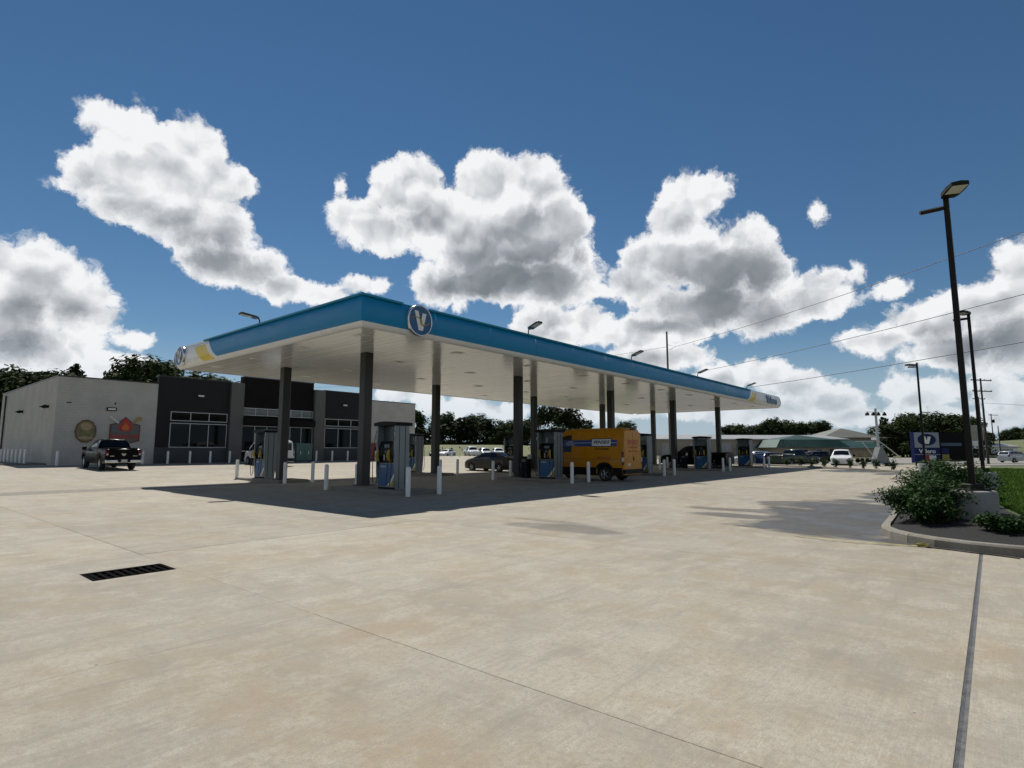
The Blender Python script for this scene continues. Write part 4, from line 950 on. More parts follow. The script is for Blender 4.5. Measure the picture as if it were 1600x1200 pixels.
def pickup(col, label, loc, rz, detail=True, group=None, emblem=False):
    c = Car(5.82, [(0,1.32),(.04,1.36),(1.84,1.38),(1.90,1.40),(2.02,1.80),(2.12,1.93),(2.5,1.965),(3.3,1.95),(3.62,1.86),(4.28,1.32),(4.4,1.26),(5.4,1.17),(5.7,1.08),(5.82,.92)],
            [(0,1.31),(1.84,1.35),(1.9,1.30),(4.3,1.22),(5.4,1.12),(5.82,.86)], [(0,.97),(.06,1.0),(3,1.01),(5.2,.99),(5.6,.93),(5.82,.80)], .46, [(1.28,.40),(4.86,.40)], .50, .33, .02)
    r_ = thing('pickup_truck', label, 'pickup truck', loc, rz, group)
    c.body(MB()).build('body', col, r_); underside(r_, c, .36); add_wheels(r_, c, .27)
    glaze(r_, c, [(2.18,2.95,2.26,2.95,4.35,6.0),(3.05,4.02,3.05,3.66,4.35,6.0)], [('rear_window',(1.925,2.075,.72,.64)),('windscreen',(4.22,3.68,.74,.66))])
    MB().box(.06,1.80,-.78,.78,1.37,1.412).build('antiglint_sheet', MATS['bed_matte'], r_)  # matte sheet added over the bed top to keep sun glint off it
    for sd in (1, -1):
        y0, y1 = sorted((sd*.80, sd*.985))
        box_part('tail_light','tail_red',r_,-.015,.06,y0,y1,.92,1.26)
        y0, y1 = sorted((sd*.83, sd*.93)); box_part('reversing_lamp','lamp_clear',r_,-.022,-.013,y0,y1,.97,1.08,.005)
        y0, y1 = sorted((sd*.55, sd*.86)); box_part('headlight','lamp_clear',r_,5.62,5.79,y0,y1,.86,1.02)
        y0, y1 = sorted((sd*1.03, sd*1.27)); box_part('door_mirror','trim_black',r_,3.98,4.12,y0,y1,1.22,1.44,.02)
        y0, y1 = sorted((sd*1.005, sd*1.035)); box_part('door_handle','chrome',r_,2.55,2.72,y0,y1,1.08,1.12,.005); 
    if detail:
        box_part('tailgate', col.name, r_, -.012, .0, -.76, .76, .74, 1.30, .003)
        box_part('bumper','chrome',r_,-.17,.02,-.98,.98,.50,.68,.03); box_part('plate_recess','trim_black',r_,-.176,-.165,-.34,.34,.52,.70,.004)
        box_part('number_plate','plate',r_,-.181,-.177,-.17,.17,.55,.70,.003); box_part('tailgate_handle','trim_black',r_,-.03,-.013,-.14,.14,1.16,1.24,.006)
        if emblem:
            MB().prism([(-.09,.97),(0,.91),(.09,.97),(.13,1.06),(.10,1.10),(.05,1.05),(0,1.08),(-.05,1.05),(-.10,1.10),(-.13,1.06)], -.022, -.0125, 'x').build('emblem', MATS['chrome'], r_)
        for y in (-.62,.62): box_part('badge','chrome',r_,-.016,-.0125,y-.12,y+.12,.90,.93,.001)
        for y in (-.5,-.17,.17,.5): box_part('roof_lamp','lamp_clear',r_,2.16,2.22,y-.05,y+.05,1.945,1.985,.006)
    return r_
def sedan(col, label, loc, rz, group=None, L=4.78):
    k = L/4.78
    tb = lambda t: [(a*k, b) for a, b in t]
    c = Car(L, tb([(0,.86),(.05,1.0),(.22,1.08),(.55,1.13),(1.35,1.40),(1.9,1.455),(2.5,1.45),(2.95,1.38),(3.72,1.02),(4.2,.93),(4.6,.80),(4.74,.68),(4.78,.56)]),
            tb([(0,.80),(.3,.99),(1.0,.98),(3.7,.93),(4.5,.76),(4.78,.50)]), tb([(0,.72),(.12,.82),(.6,.90),(3.9,.90),(4.4,.82),(4.7,.68),(4.78,.58)]), .23, [(1.02*k,.325),(3.78*k,.325)], .375, .40, .03)
    r_ = thing('sedan_car', label, 'car', loc, rz, group)
    c.body(MB()).build('body', col, r_); underside(r_, c, .2); add_wheels(r_, c, .2)
    glaze(r_, c, [(1.15*k,1.95*k,1.45*k,1.97*k,4.4,6.1),(2.05*k,3.32*k,2.05*k,2.72*k,4.4,6.1)], [('rear_window',(.72*k,1.34*k,.60,.52)),('windscreen',(3.66*k,2.98*k,.66,.54))])
    for sd in (1, -1):
        y0, y1 = sorted((sd*.45, sd*.80)); box_part('tail_light','tail_red',r_,.0,.16,y0,y1,.78,.90)
        y0, y1 = sorted((sd*.42, sd*.70)); box_part('headlight','lamp_clear',r_,4.52*k,4.68*k,y0,y1,.62,.72)
        y0, y1 = sorted((sd*.90, sd*1.04)); box_part('door_mirror',col.name,r_,3.22*k,3.34*k,y0,y1,.96,1.08)
    box_part('number_plate','plate',r_,-.012,.0,-.17,.17,.62,.74,.003)
    return r_
def suv(col, label, loc, rz, group=None, L=4.8, H=1.75):
    c = Car(L, [(0,.95),(.03,1.1),(.10,1.25),(.32,H-.14),(.55,H-.02),(1.4,H+.01),(2.6,H-.03),(2.95,H-.14),(3.62,1.14),(4.3,1.02),(L-.12,.90),(L,.62)],
            [(0,.9),(.12,1.12),(3.6,1.05),(4.4,.93),(L,.58)], [(0,.78),(.1,.90),(.5,.94),(4.0,.94),(4.5,.88),(L,.70)], .27, [(.95,.36),(L-.95,.36)], .43, .22, .02)
    r_ = thing('suv_car', label, 'car', loc, rz, group)
    c.body(MB()).build('body', col, r_); underside(r_, c, .26); add_wheels(r_, c, .22)
    glaze(r_, c, [(.45,1.1,.55,1.1,4.4,6.0),(1.2,2.05,1.2,2.05,4.4,6.0),(2.15,3.3,2.15,2.8,4.4,6.0)], [('rear_window',(.12,.31,.66,.6)),('windscreen',(3.56,2.99,.7,.62))])
    for sd in (1, -1):
        y0, y1 = sorted((sd*.7, sd*.88)); box_part('tail_light','tail_red',r_,.0,.10,y0,y1,.9,1.2)
        y0, y1 = sorted((sd*.5, sd*.8)); box_part('headlight','lamp_clear',r_,L-.16,L-.03,y0,y1,.72,.86)
        y0, y1 = sorted((sd*.95, sd*1.1)); box_part('door_mirror','trim_black',r_,3.1,3.22,y0,y1,1.05,1.2)
    return r_
def van(col, label, loc, rz, L, H, W, high):
    hb = 1.25 if high else 1.12
    c = Car(L, [(0,H-.16),(.02,H-.10),(.12,H-.03),(.5,H),(L-2.1,H),(L-1.75,H-.07),(L-1.45,H-.28),(L-.95,1.36),(L-.80,1.24),(L-.25,1.05),(L-.06,.90),(L,.70)],
            [(0,hb),(L-1.3,hb),(L-.8,1.16),(L,.64)], [(0,W-.03),(.06,W),(L-1.2,W),(L-.5,W-.05),(L,W-.20)], .34, [(1.12,.36),(L-.98,.36)], .45, .085, .025)
    r_ = thing('cargo_van', label, 'van', loc, rz)
    c.body(MB()).build('body', col, r_); underside(r_, c, .28); add_wheels(r_, c, .24)
    glaze(r_, c, [(L-2.25,L-1.18,L-2.25,L-1.52,4.2,5.6)], [('windscreen',(L-.98,L-1.43,W-.22,W-.28))])
    for sd in (1, -1):
        y0, y1 = sorted((sd*(W-.10), sd*(W+.006))); box_part('tail_light','tail_red',r_,-.012,.10,y0,y1,.84,1.52)
        y0, y1 = sorted((sd*(W-.08), sd*(W+.010))); box_part('reversing_lamp','lamp_clear',r_,-.016,.08,y0,y1,1.0,1.22,.006)
        y0, y1 = sorted((sd*(W+.02), sd*(W+.24))); box_part('door_mirror','trim_black',r_,L-1.35,L-1.2,y0,y1,1.2,1.55)
        c.side_pane(MB(), .03, L-1.45, .03, L-1.45, .02, 1.25, sd, .008, 40, 4).build('sill_trim_and_shade', MATS['trim_black'], r_)  # black cladding, carried higher to paint in the shade along the sill
        MB().box(-.008,-.001, min(sd*.012,sd*(W-.14)), max(sd*.012,sd*(W-.14)), .68, H-.22).build('rear_door', col, r_)
    box_part('rear_bumper','trim_black',r_,-.10,.04,-W+.02,W-.02,.40,.62,.02); box_part('number_plate','plate',r_,-.017,-.009,.25,.57,.80,.92,.003)
    box_part('high_brake_lamp','trim_black',r_,-.03,.02,-.25,.25,H-.10,H-.05,.006); box_part('door_handle','trim_black',r_,-.03,-.009,-.12,-.05,1.05,1.25,.005)
    return r_, c
# yellow rental van between the islands
vy = paint('van_yellow', (.48,.195,.003), .3)
mat('stripe_blue', (.010,.05,.22), .35); mat('stripe_black', (.010,.010,.010), .4); mat('print_red', (.36,.015,.008), .45); mat('print_white', (.7,.7,.7), .4)
yv, yc = van(vy, 'yellow high-roof rental van with blue stripe parked between the front islands', P(12.42, -5.75), HEAD_T, 5.45, 2.74, 1.0, True)
mat('van_seam', (.25,.10,.002), .5)
for xs_ in (1.72, 3.18, 4.22):
    yc.side_pane(MB(), xs_, xs_+.018, xs_, xs_+.018, 1.3, 6.6, 1, .003, 1, 14).build('panel_seam', MATS['van_seam'], yv)
yc.side_pane(MB(), .12, 4.4, .12, 4.4, 2.55, 2.66, 1, .004, 40, 1).build('body_crease', MATS['van_seam'], yv)
yc.side_pane(MB(), .08, 3.9, .08, 3.9, 6.15, 6.22, 1, .006, 30, 1).build('roof_gutter', MATS['van_seam'], yv)
def yside(z): # left flank lies very nearly on this plane
    q = yc.sect(2.0)
    for a, b in zip(q, q[1:]):
        if a[1] <= z <= b[1]: return a[0]+(b[0]-a[0])*(z-a[1])/(b[1]-a[1])
    return q[3][0]
def strip(nm, m_, x0, x1, z0, z1, off):
    ya, yb = yside(z0), yside(z1)
    MB().add([(x0,ya+off,z0),(x1,ya+off,z0),(x1,yb+off,z1),(x0,yb+off,z1),(x0,ya+off-.004,z0),(x1,ya+off-.004,z0),(x1,yb+off-.004,z1),(x0,yb+off-.004,z1)],
             [(3,2,1,0),(4,5,6,7),(0,1,5,4),(1,2,6,5),(2,3,7,6),(3,0,4,7)]).build(nm, MATS[m_], yv)
strip('flank_stripe','stripe_blue',.40,3.72,1.80,2.12,.012); strip('stripe_line','print_white',.40,3.55,1.965,1.985,.016)
strip('name_panel_edge','stripe_black',.72,1.93,1.77,2.20,.018); strip('name_panel','print_white',.76,1.89,1.81,2.16,.022)
def vside(x, z, off): return plane_at((x, yside(z)+off, z), (-1,0,0), (0,0,1))
text('name_lettering','PENSKE',MATS['stripe_black'],yv,.27,vside(1.325,1.985,.026),.002,shear=.25,sx=1.05,bold=.006)
text('rental_lettering','Truck Rental',MATS['stripe_black'],yv,.16,vside(1.3,1.66,.014),.002,shear=.2,bold=.002)
text('stripe_lettering','Local',MATS['print_white'],yv,.13,vside(3.25,2.045,.018),.002); text('stripe_lettering','One-Way',MATS['print_white'],yv,.13,vside(3.25,1.88,.018),.002)
text('address_lettering','gopenske.com',MATS['print_red'],yv,.13,vside(1.15,1.24,.014),.002); text('phone_lettering','1-800-GO-PENSKE',MATS['print_red'],yv,.11,vside(1.15,1.12,.014),.002)
def vrear(y, z): return plane_at((-.010, y, z), (0,-1,0), (0,0,1))
text('rear_lettering','PENSKE',MATS['print_red'],yv,.34,vrear(0,1.98),.002,shear=.2,bold=.006); text('rear_lettering','Truck Rental',MATS['print_red'],yv,.18,vrear(0,1.74),.002,bold=.002); text('rear_lettering','1-800-GO-PENSKE',MATS['print_red'],yv,.13,vrear(0,1.53),.002)
wv_, _ = van(paint('van_white', (.62,.63,.63), .3), 'white van parked before the shop entrance, seen behind the first pump', PG(8.55, 22.8), HEAD_T, 4.95, 2.05, .96, False)
MB().box(-.014,-.0085,-.72,.72,1.25,1.82).build('rear_window', MATS['car_glass'], wv_)
pickup(mat('truck_black', (.003,.003,.0035), .25, 0, .04, 2, spec=.09), 'black pickup truck parked facing the grey block wall under the signs', PG(-2.4, 22.12), HEAD_T, emblem=True).rotation_euler = (0, -.02, HEAD_T)
sedan(paint('sedan_grey', (.028,.026,.025), .3, .1), 'dark grey sedan at the second pump of the back row', P(17.9, 6.55), HEAD_T)
pickup(MATS['truck_black'], 'black pickup truck at the pumps between the fourth and fifth front islands', P(32.9, -3.6), HEAD_T, False)
# used cars on the lot beyond, nose towards the camera
wht = paint('car_white', (.62,.63,.64), .25); slv = paint('car_silver', (.36,.38,.40), .28, .5); blk = paint('car_black', (.012,.012,.014), .2); grn = paint('truck_green', (.012,.03,.03), .2); blu = paint('car_blue', (.015,.035,.10), .22, .2)
GL = 'used cars parked beyond the lot'
ZL = .28
for x, y, fn, m_, lab, rz in ((-13.4,107,sedan,blk,'black sedan at left end of the used cars beyond the lot',-1.75),(-11.2,107,sedan,wht,'white sedan second from left among the used cars beyond the lot',-1.9),(-8.2,108,'p',wht,'white pickup in the middle of the used cars beyond the lot',-1.3),
                        (-5.6,110,suv,slv,'silver wagon right of the white pickup beyond the lot',-1.35),(-3.0,109,suv,wht,'white wagon behind the grey sedan, beyond the lot',-1.4),(-.7,111,sedan,slv,'silver sedan at right end of the used cars beyond the lot',-1.4)):
    if fn == 'p': pickup(m_, lab, (x,y,ZL), rz, False, GL)
    else: fn(m_, lab, (x,y,ZL), rz, GL)
ZR = -.30
sedan(slv, 'silver car just right of the canopy column, beyond the planted strip', (26.2, 66.5, ZR), R(25), 'cars on the road beyond the strip')
suv(slv, 'pale silver wagon behind the dark green pickup beyond the strip', (29.0, 70, ZR), R(20), 'cars on the road beyond the strip')
suv(blu, 'dark blue wagon between the silver cars and the green pickup', (28.6, 66.2, ZR), R(25), 'cars on the road beyond the strip', L=4.5, H=1.6)
pickup(grn, 'dark green pickup beyond the planted strip, facing right', (29.6, 64.0, ZR), R(22), False, 'cars on the road beyond the strip')
suv(blk, 'black wagon before the green roofed building', (44.2, 80, ZR), R(195), 'cars on the road beyond the strip')
suv(slv, 'silver car far off beyond the green roofed building', (66, 92, ZR), R(15), 'cars on the road beyond the strip')
suv(slv, 'silver car on the highway at the far right', (74, 86, ZR), R(15), 'cars on the road beyond the strip')


# ---------------------------------------------------------------- lamp posts
mat('pole_bronze', (.010,.008,.007), .5, 0, .2, 6, spec=.2)
def lamp_post(x, y, zb, label, heads, top=6.55):
    r_ = thing('lamp_post', label, 'lamp post', (x, y, zb), 0, 'lamp posts along the verge')
    zz = lambda z: z - zb
    MB().lathe([(.385,-.3),(.385,zz(.75)),(.37,zz(.785)),(.34,zz(.80))], n=28).build('pedestal', PED, r_)
    MB().bbox(-.21,.21,-.21,.21,zz(.801),zz(.835),.01).bbox(-.14,.14,-.14,.14,zz(.836),zz(.93),.02).build('base_cover', MATS['pole_bronze'], r_)
    MB().tube([(0,0,zz(.9)),(0,0,zz(top-.05))], [.078,.066], 4, sm=False).build('pole', MATS['pole_bronze'], r_)
    for k, (rz, dz, tilt, roll) in enumerate(heads):
        a = MB().tube([(0,0,0),(.14,0,.02)], .035, 6).build('arm', MATS['pole_bronze'], r_, loc=(0,0,zz(top-.32+dz)), rz=rz)
        h_ = MB(); h_.prism([(.10,-.13),(.24,-.175),(.60,-.19),(.86,-.165),(.92,0),(.86,.165),(.60,.19),(.24,.175),(.10,.13)], -.045, .045, 'z')
        o = h_.build('lamp_head', MATS['pole_bronze'], a, loc=(0,0,.02)); o.rotation_euler = (roll, tilt, 0); o.scale = (.84,.9,.9) if k == 0 else (.52,.8,.8)
        MB().box(.38,.86,-.145,.145,-.052,-.0455).build('lamp_lens', MATS['lens'], o)
dv = lambda v: math.atan2(v.y, v.x)
lamp_post(9.23, 11.5, .16, 'tall dark lamp post nearest the camera, on round concrete pedestal behind shrubs', ((math.atan2(-.89,-.30), .20, 0, 0), (dv(AY), 0, 0, R(-24))), 7.02)
lamp_post(17.3, 21.0, .12, 'dark lamp post second from the camera, standing in the grass', ((math.atan2(-.5,-.86), .16, 0, 0), (dv(AY), 0, 0, R(-15))), 6.85)
lamp_post(24.3, 33.6, .10, 'dark lamp post farthest away, in front of the price sign', ((math.atan2(-.2,-.95), .1, 0, 0), (dv(AY)+.5, 0, 0, R(-8))), 6.85)

# ---------------------------------------------------------------- price sign
mat('sign_panel_grey', (.22,.25,.29), .4, 0, .05, 2); mat('sign_blue', (.004,.009,.075), .5, 0, .05, 2, spec=.2); mat('sign_black', (.003,.003,.004), .6, spec=.1)
mat('led_blue', (.02,.05,.11), .4); mat('sign_yellow', (.22,.20,.01), .4)
ps = thing('price_sign', 'wide low fuel price sign, grey and blue with dark price board', 'sign', (42.4, 60, -.3), R(6))
def pbx(nm, m_, x0, x1, y0, y1, z0, z1, par=ps): return MB().box(x0,x1,y0,y1,z0,z1).build(nm, MATS[m_], par)
pbx('cabinet','sign_blue',0,2.92,0,.5,.55,3.80); lo = pbx('logo_panel','sign_panel_grey',.04,2.88,-.03,-.001,2.15,3.74)
MB().prism([(1.46+1.05*math.cos(k*math.pi/16), 2.98+.62*math.sin(k*math.pi/16)) for k in range(32)], -.05, -.031, 'y').build('logo_oval', MATS['sign_blue'], lo)
MB().prism([(.98,3.34),(1.28,3.34),(1.46,2.85),(1.56,3.30),(1.92,3.30),(1.66,2.54),(1.24,2.54)], -.065, -.051, 'y').build('logo_letter', MATS['logo_white'], lo)
text('name_lettering','Valero',MATS['logo_white'],ps,.62,plane_at((1.46,-.006,1.76),(1,0,0),(0,0,1)),.006,sx=1.15,bold=.01)
pbx('divider','sign_panel_grey',.0,2.92,-.012,-.001,1.40,1.46); pbx('lower_panel','sign_blue',.06,2.86,-.02,-.001,.62,1.36)
pbx('price_board','sign_black',2.98,6.4,.05,.45,.72,3.75); pbx('board_rail','steel',2.98,6.4,-.02,.04,.60,.70)
pbx('message_strip','led_blue',3.12,5.55,.035,.049,2.32,2.66); pbx('grade_panel','sign_blue',3.16,3.98,.035,.049,1.5,2.1); pbx('grade_panel','sign_yellow',3.16,3.98,.03,.049,.78,1.44)
for x in (.3,2.5,5.9): pbx('leg','dark_metal',x,x+.2,.15,.35,-.3,.62)
rs2 = thing('info_sign', 'small red and white sign on posts before the price sign', 'sign', (26.0, 36.0, .1), R(0))
for x in (.02,.68): MB().box(x-.02,x+.02,-.02,.02,-.2,1.18).build('post', MATS['galv'], rs2)
MB().box(-.02,.32,-.045,-.021,.72,1.2).build('red_panel', MATS['print_red'], rs2); MB().box(.34,.74,-.045,-.021,.68,1.16).build('white_panel', MATS['white_paint'], rs2)

# ---------------------------------------------------------------- light tower trailer
mat('tower_grey', (.17,.18,.185), .5, .1, .1, 4)
lt = thing('light_tower_trailer', 'grey towable light tower with raised mast and four round lamps', 'light tower', (36.2, 57.5, -.30), R(8))
MB().bbox(0,1.9,-.6,.6,.45,.62,.02).build('deck', MATS['galv'], lt)
MB().prism([(.25,.62),(1.75,.62),(1.7,1.0),(1.05,2.2),(.8,2.2),(.3,1.0)], -.35, .35, 'y').build('housing', MATS['tower_grey'], lt)
MB().tube([(.9,0,.6),(.86,0,6.1)], [.14,.11], 6).build('mast', MATS['galv'], lt)
MB().tube([(-1.6,0,2.75),(1.0,0,2.8),(3.1,0,1.3)], .05, 6).tube([(-.9,0,2.75),(.35,0,1.2)], .04, 6).build('folding_arm', MATS['galv'], lt)
MB().tube([(-.15,0,5.75),(1.95,0,5.75)], .03, 6).build('lamp_bar', MATS['galv'], lt)
for x in (-.1,.60,1.15,1.85): MB().lathe([(.05,0),(.17,-.12),(.2,-.3),(.17,-.34)], (x,0,5.72), 12).build('lamp', MATS['dark_metal'], lt)
MB().tube([(1.9,0,.5),(3.6,0,.45)], .05, 6).build('tow_bar', MATS['galv'], lt)
for y in (-.75,.75):
    o = MB().lathe([(.2,-.1),(.34,-.1),(.34,.1),(.2,.1)], (0,0,0), 16).build('wheel', MATS['rubber'], lt, loc=(1.2,y,.34)); o.rotation_euler = (math.pi/2,0,0)
for x, y in ((-.2,-.9),(-.2,.9),(2.1,-.9),(2.1,.9)): MB().tube([(x,y*.5,.5),(x,y,.5),(x,y,0)], .035, 6).build('outrigger', MATS['galv'], lt)
pickup(wht, 'white truck parked beside the light tower trailer, nose to the camera', (37.4, 64.5, ZR), R(-122), False, 'cars on the road beyond the strip')
ut = thing('utility_trailer', 'tan flatbed trailer with high side rails before the green roofed building', 'trailer', (50.0, 84, -.3), R(10))
mat('tan_paint', (.30,.22,.09), .5, 0, .15, 3)
MB().box(0,4.6,-1,1,.65,.8).build('bed', MATS['tan_paint'], ut)
for z in (1.1,1.5):
    for y in (-.98,.94): MB().box(0,4.6,y,y+.04,z,z+.12).build('rail', MATS['tan_paint'], ut)
for x in (.1,1.5,3,4.45): 
    for y in (-.94,.90): MB().box(x,x+.06,y,y+.04,.8,1.62).build('stake', MATS['tan_paint'], ut)
for x in (1.8,2.6):
    for y in (-.95,.95):
        o = MB().lathe([(.2,-.1),(.34,-.1),(.34,.1),(.2,.1)], (0,0,0), 14).build('wheel', MATS['rubber'], ut, loc=(x,y,.34)); o.rotation_euler = (math.pi/2,0,0)

# ---------------------------------------------------------------- utility poles and wires
mat('pole_wood', (.045,.035,.028), .85, 0, .3, 2); mat('pole_wood_pale', (.14,.125,.11), .85, 0, .25, 2); mat('wire', (.03,.03,.032), .5)
def upole(x, y, z0, h_, label, arms, ang, mt='pole_wood', r0=.17):
    r_ = thing('utility_pole', label, 'utility pole', (x, y, z0), ang, 'wooden utility poles')
    MB().tube([(0,0,-.5),(0,0,h_)], [r0,r0*.62], 8).build('pole', MATS[mt], r_)
    for z, w, off in arms:
        a = MB().box(-w/2+off,w/2+off,-.16,-.04,h_-z-.07,h_-z+.07).build('crossarm', MATS[mt], r_)
        for k in range(4): 
            q = -w/2+off+.12+(w-.24)*k/3; MB().lathe([(.03,0),(.05,.06),(.03,.16)], (q,-.1,h_-z+.07), 6).build('insulator', MATS['galv'], a)
    return r_
upole(68.4, 82, -.4, 12.4, 'dark utility pole with two crossarms, tallest of the three on the right', ((.3,3.7,0),(1.9,3.5,0)), R(12))
upole(91, 110, -.4, 12.3, 'dark utility pole just left of the tallest one, farther off', ((.4,3.0,0),), R(12))
upole(135.5, 160, -.4, 12.2, 'dark utility pole with transformer, farthest of the three on the right', ((.4,3.2,.6),), R(12))
MB().lathe([(.05,0),(.3,.05),(.3,.9),(.05,1.0)], (135.9,159.8,9.2), 10).build('pole_transformer', MATS['dark_metal'], bpy.data.objects['utility_pole.002']).matrix_parent_inverse = Matrix.Translation((135.5,160,-.4)).inverted()
upole(96, 112, -.4, 6.7, 'short bare pole standing in the field at the far right', (), 0, 'pole_wood', .13)
upole(88.5, 108, -.4, 3.6, 'shorter thin post beside the short bare pole', (), 0, 'pole_wood', .07)
tp = upole(24.2, 87, -.4, 20.4, 'tall pale power pole rising behind the canopy', (), 0, 'pole_wood_pale', .22)
for z in (18.0, 13.2): MB().tube([(0,0,z-.7),(1.3,0,z),(.0,0,z+.35)], .035, 5).build('bracket', MATS['galv'], tp)
def wire(label, a, b, sag, r=.028, n=22):
    a, b = Vector(a), Vector(b); pts = [a.lerp(b, k/n) - Vector((0,0,sag*4*(k/n)*(1-k/n))) for k in range(n+1)]
    tag(MB().tube(pts, r, 4, cap=False).build('power_line', MATS['wire']), label, 'power line', 'overhead power lines')
wire('topmost overhead wire from the tall pale pole to upper right', (25.4,87,17.6), (45,15,19.2), 1.0)
wire('middle overhead wire from the tall pale pole to the right', (25.4,87,13.0), (45,15,14.4), .9)
wire('lowest overhead wire crossing to the right', (24.2,87,9.6), (45,15,10.4), .7)
wire('overhead wire from the tall pale pole running off to the left', (24.2,87,17.6), (-60,150,18), 1.5)
wire('overhead wire between the two nearer utility poles on the right', (68.4,82,11.8), (91,110,11.6), .8, .02)
wire('overhead wire between the two farther utility poles on the right', (91,110,11.6), (135.5,160,11.5), .9, .025)
wire('overhead wire running off right from the tallest utility pole', (68.6,82,8.4), (150,110,9.4), .6, .02)

# ---------------------------------------------------------------- buildings beyond
mat('shed_tan', (.26,.225,.17), .7, 0, .12, .3); mat('shed_roof', (.28,.28,.27), .45, .3, .1, .3); mat('roof_green', (.013,.048,.038), .5, .2, .15, .4)
mat('roof_grey_green', (.115,.12,.10), .6, 0, .12, .4); mat('door_grey', (.30,.30,.29), .6, 0, .1, 1); mat('wall_beige', (.30,.28,.22), .7, 0, .1, .4)
def metal_shed(name, label, x, y, w, d, he, hr, rz, wall, roof, ndoor=0, ribs=26, over=.5):
    r_ = thing(name, label, 'building', (x, y, -.45), rz)
    MB().box(0,w,0,d,0,he).build('wall', MATS[wall], r_)
    rf = MB(); rf.add([(-over,-over,he+.02),(w+over,-over,he+.02),(w+over,d/2,hr),(-over,d/2,hr),(w+over,d+over,he+.02),(-over,d+over,he+.02),(-over,-over,he-.25),(w+over,-over,he-.25),(-over,d+over,he-.25),(w+over,d+over,he-.25)],
        [(0,1,2,3),(3,2,4,5),(6,7,1,0),(9,8,5,4),(0,3,5),(1,4,2),(6,0,5,8),(7,9,4,1)])
    o = rf.build('roof', MATS[roof], r_)
    for k in range(ndoor):
        x0 = w*(k+.5)/ndoor - 1.8; MB().box(x0,x0+3.6,-.06,-.005,0,min(3.9,he-.6)).build('roller_door', MATS['door_grey'], r_)
    return r_
metal_shed('warehouse', 'long tan metal warehouse with pale roof beyond the pumps', 38, 152, 54, 24, 5.0, 6.4, R(4), 'shed_tan', 'shed_roof', 7)
gh_ = thing('grey_roofed_house', 'building with wide grey hipped roof right of the green roofed one', 'building', (92, 168, -.45), R(-3))
MB().box(0,16,0,14,0,5.9).build('wall', MATS['wall_beige'], gh_)
MB().add([(-1,-1,5.7),(17,-1,5.7),(17,15,5.7),(-1,15,5.7),(8,5,8.6),(8,9,8.6)], [(0,1,4),(1,2,5,4),(2,3,5),(3,0,4,5),(3,2,1,0)]).build('roof', MATS['roof_grey_green'], gh_)
gb = thing('green_roofed_building', 'low tan building with green metal mansard roof', 'building', (67.5, 144, -.45), R(3))
MB().box(0,16.5,0,12,0,2.9).build('wall', MATS['shed_tan'], gb)
gm = MB(); gm.add([(-1.4,-1.4,2.7),(17.9,-1.4,2.7),(15.8,.6,4.7),(.7,.6,4.7),(17.9,13.4,2.7),(15.8,11.4,4.7),(-1.4,13.4,2.7),(.7,11.4,4.7),(8.2,6,6.0)],
    [(0,1,2,3),(1,4,5,2),(4,6,7,5),(6,0,3,7),(3,2,8),(2,5,8),(5,7,8),(7,3,8)])
gm.build('roof', MATS['roof_green'], gb)
for k in range(24):
    x = -1.2+18.8*k/23; x2 = .8+14.9*k/23; MB().tube([(x,-1.42,2.74),(x2,.58,4.74)], .022, 4).build('roof_rib', MATS['roof_green'], gb)
MB().box(13.2,14.6,-.06,-.005,0,2.3).build('door', MATS['dark_metal'], gb)
for x in (2.0,6.0,9.6): 
    w_ = MB().box(x,x+1.6,-.06,-.005,1.0,2.2).build('window', MATS['alu_frame'], gb); MB().box(x+.1,x+1.5,-.075,-.061,1.08,2.12).build('pane', MATS['glass_dark'], w_)
gx = thing('green_roof_wing', 'dark green roofed wing behind the low tan building', 'building', (83, 150, -.45), R(3))
MB().box(0,14,0,9,0,2.8).build('wall', MATS['shed_tan'], gx); MB().add([(-1,-1.2,2.6),(15,-1.2,2.6),(15,4.5,4.6),(-1,4.5,4.6),(15,10,2.6),(-1,10,2.6)], [(0,1,2,3),(3,2,4,5),(0,3,5),(1,4,2)]).build('roof', MATS['roof_green'], gx)
wc = thing('white_canopy', 'small far white flat canopy on posts left of the price sign', 'canopy', (104, 158, -.45), R(4))
MB().box(0,7.4,0,6,4.9,5.6).build('roof', MATS['white_paint'], wc)
for x in (.8,6.4): MB().box(x,x+.3,2.8,3.1,0,4.9).build('post', MATS['white_paint'], wc)
py = thing('pylon_sign', 'beige pylon sign with pale panel behind the lamp posts', 'sign', (120.2, 150, -.45), R(3))
MB().box(0,4.6,0,.8,4.6,8.6).build('cabinet', MATS['wall_beige'], py); MB().box(.4,3.2,-.06,-.005,2.4,4.5).build('panel', MATS['white_paint'], py)
for x in (.5,3.6): MB().box(x,x+.5,.1,.6,0,4.6).build('post', MATS['wall_beige'], py)
metal_shed('white_shed', 'small white far building at the right beyond the lamp posts', 128, 158, 13, 10, 3.0, 4.0, R(3), 'white_paint', 'shed_roof', 2)
# posts and low rail where the used cars stand
for x, y, w_ in ((-11.9,92,'left'), (-9.75,92,'middle'), (-8.45,92,'right')):
    o = obj('bollard', bol_m, None, (x, y, .30)); tag(o, f'far white bollard before the used cars, {w_} of three', 'bollard', 'bollards before the used cars')
MB().box(-30,4,-.1,.1,-.8,.12).build('lot_kerb', KERB, None, loc=(0,93,.26), kind='structure')
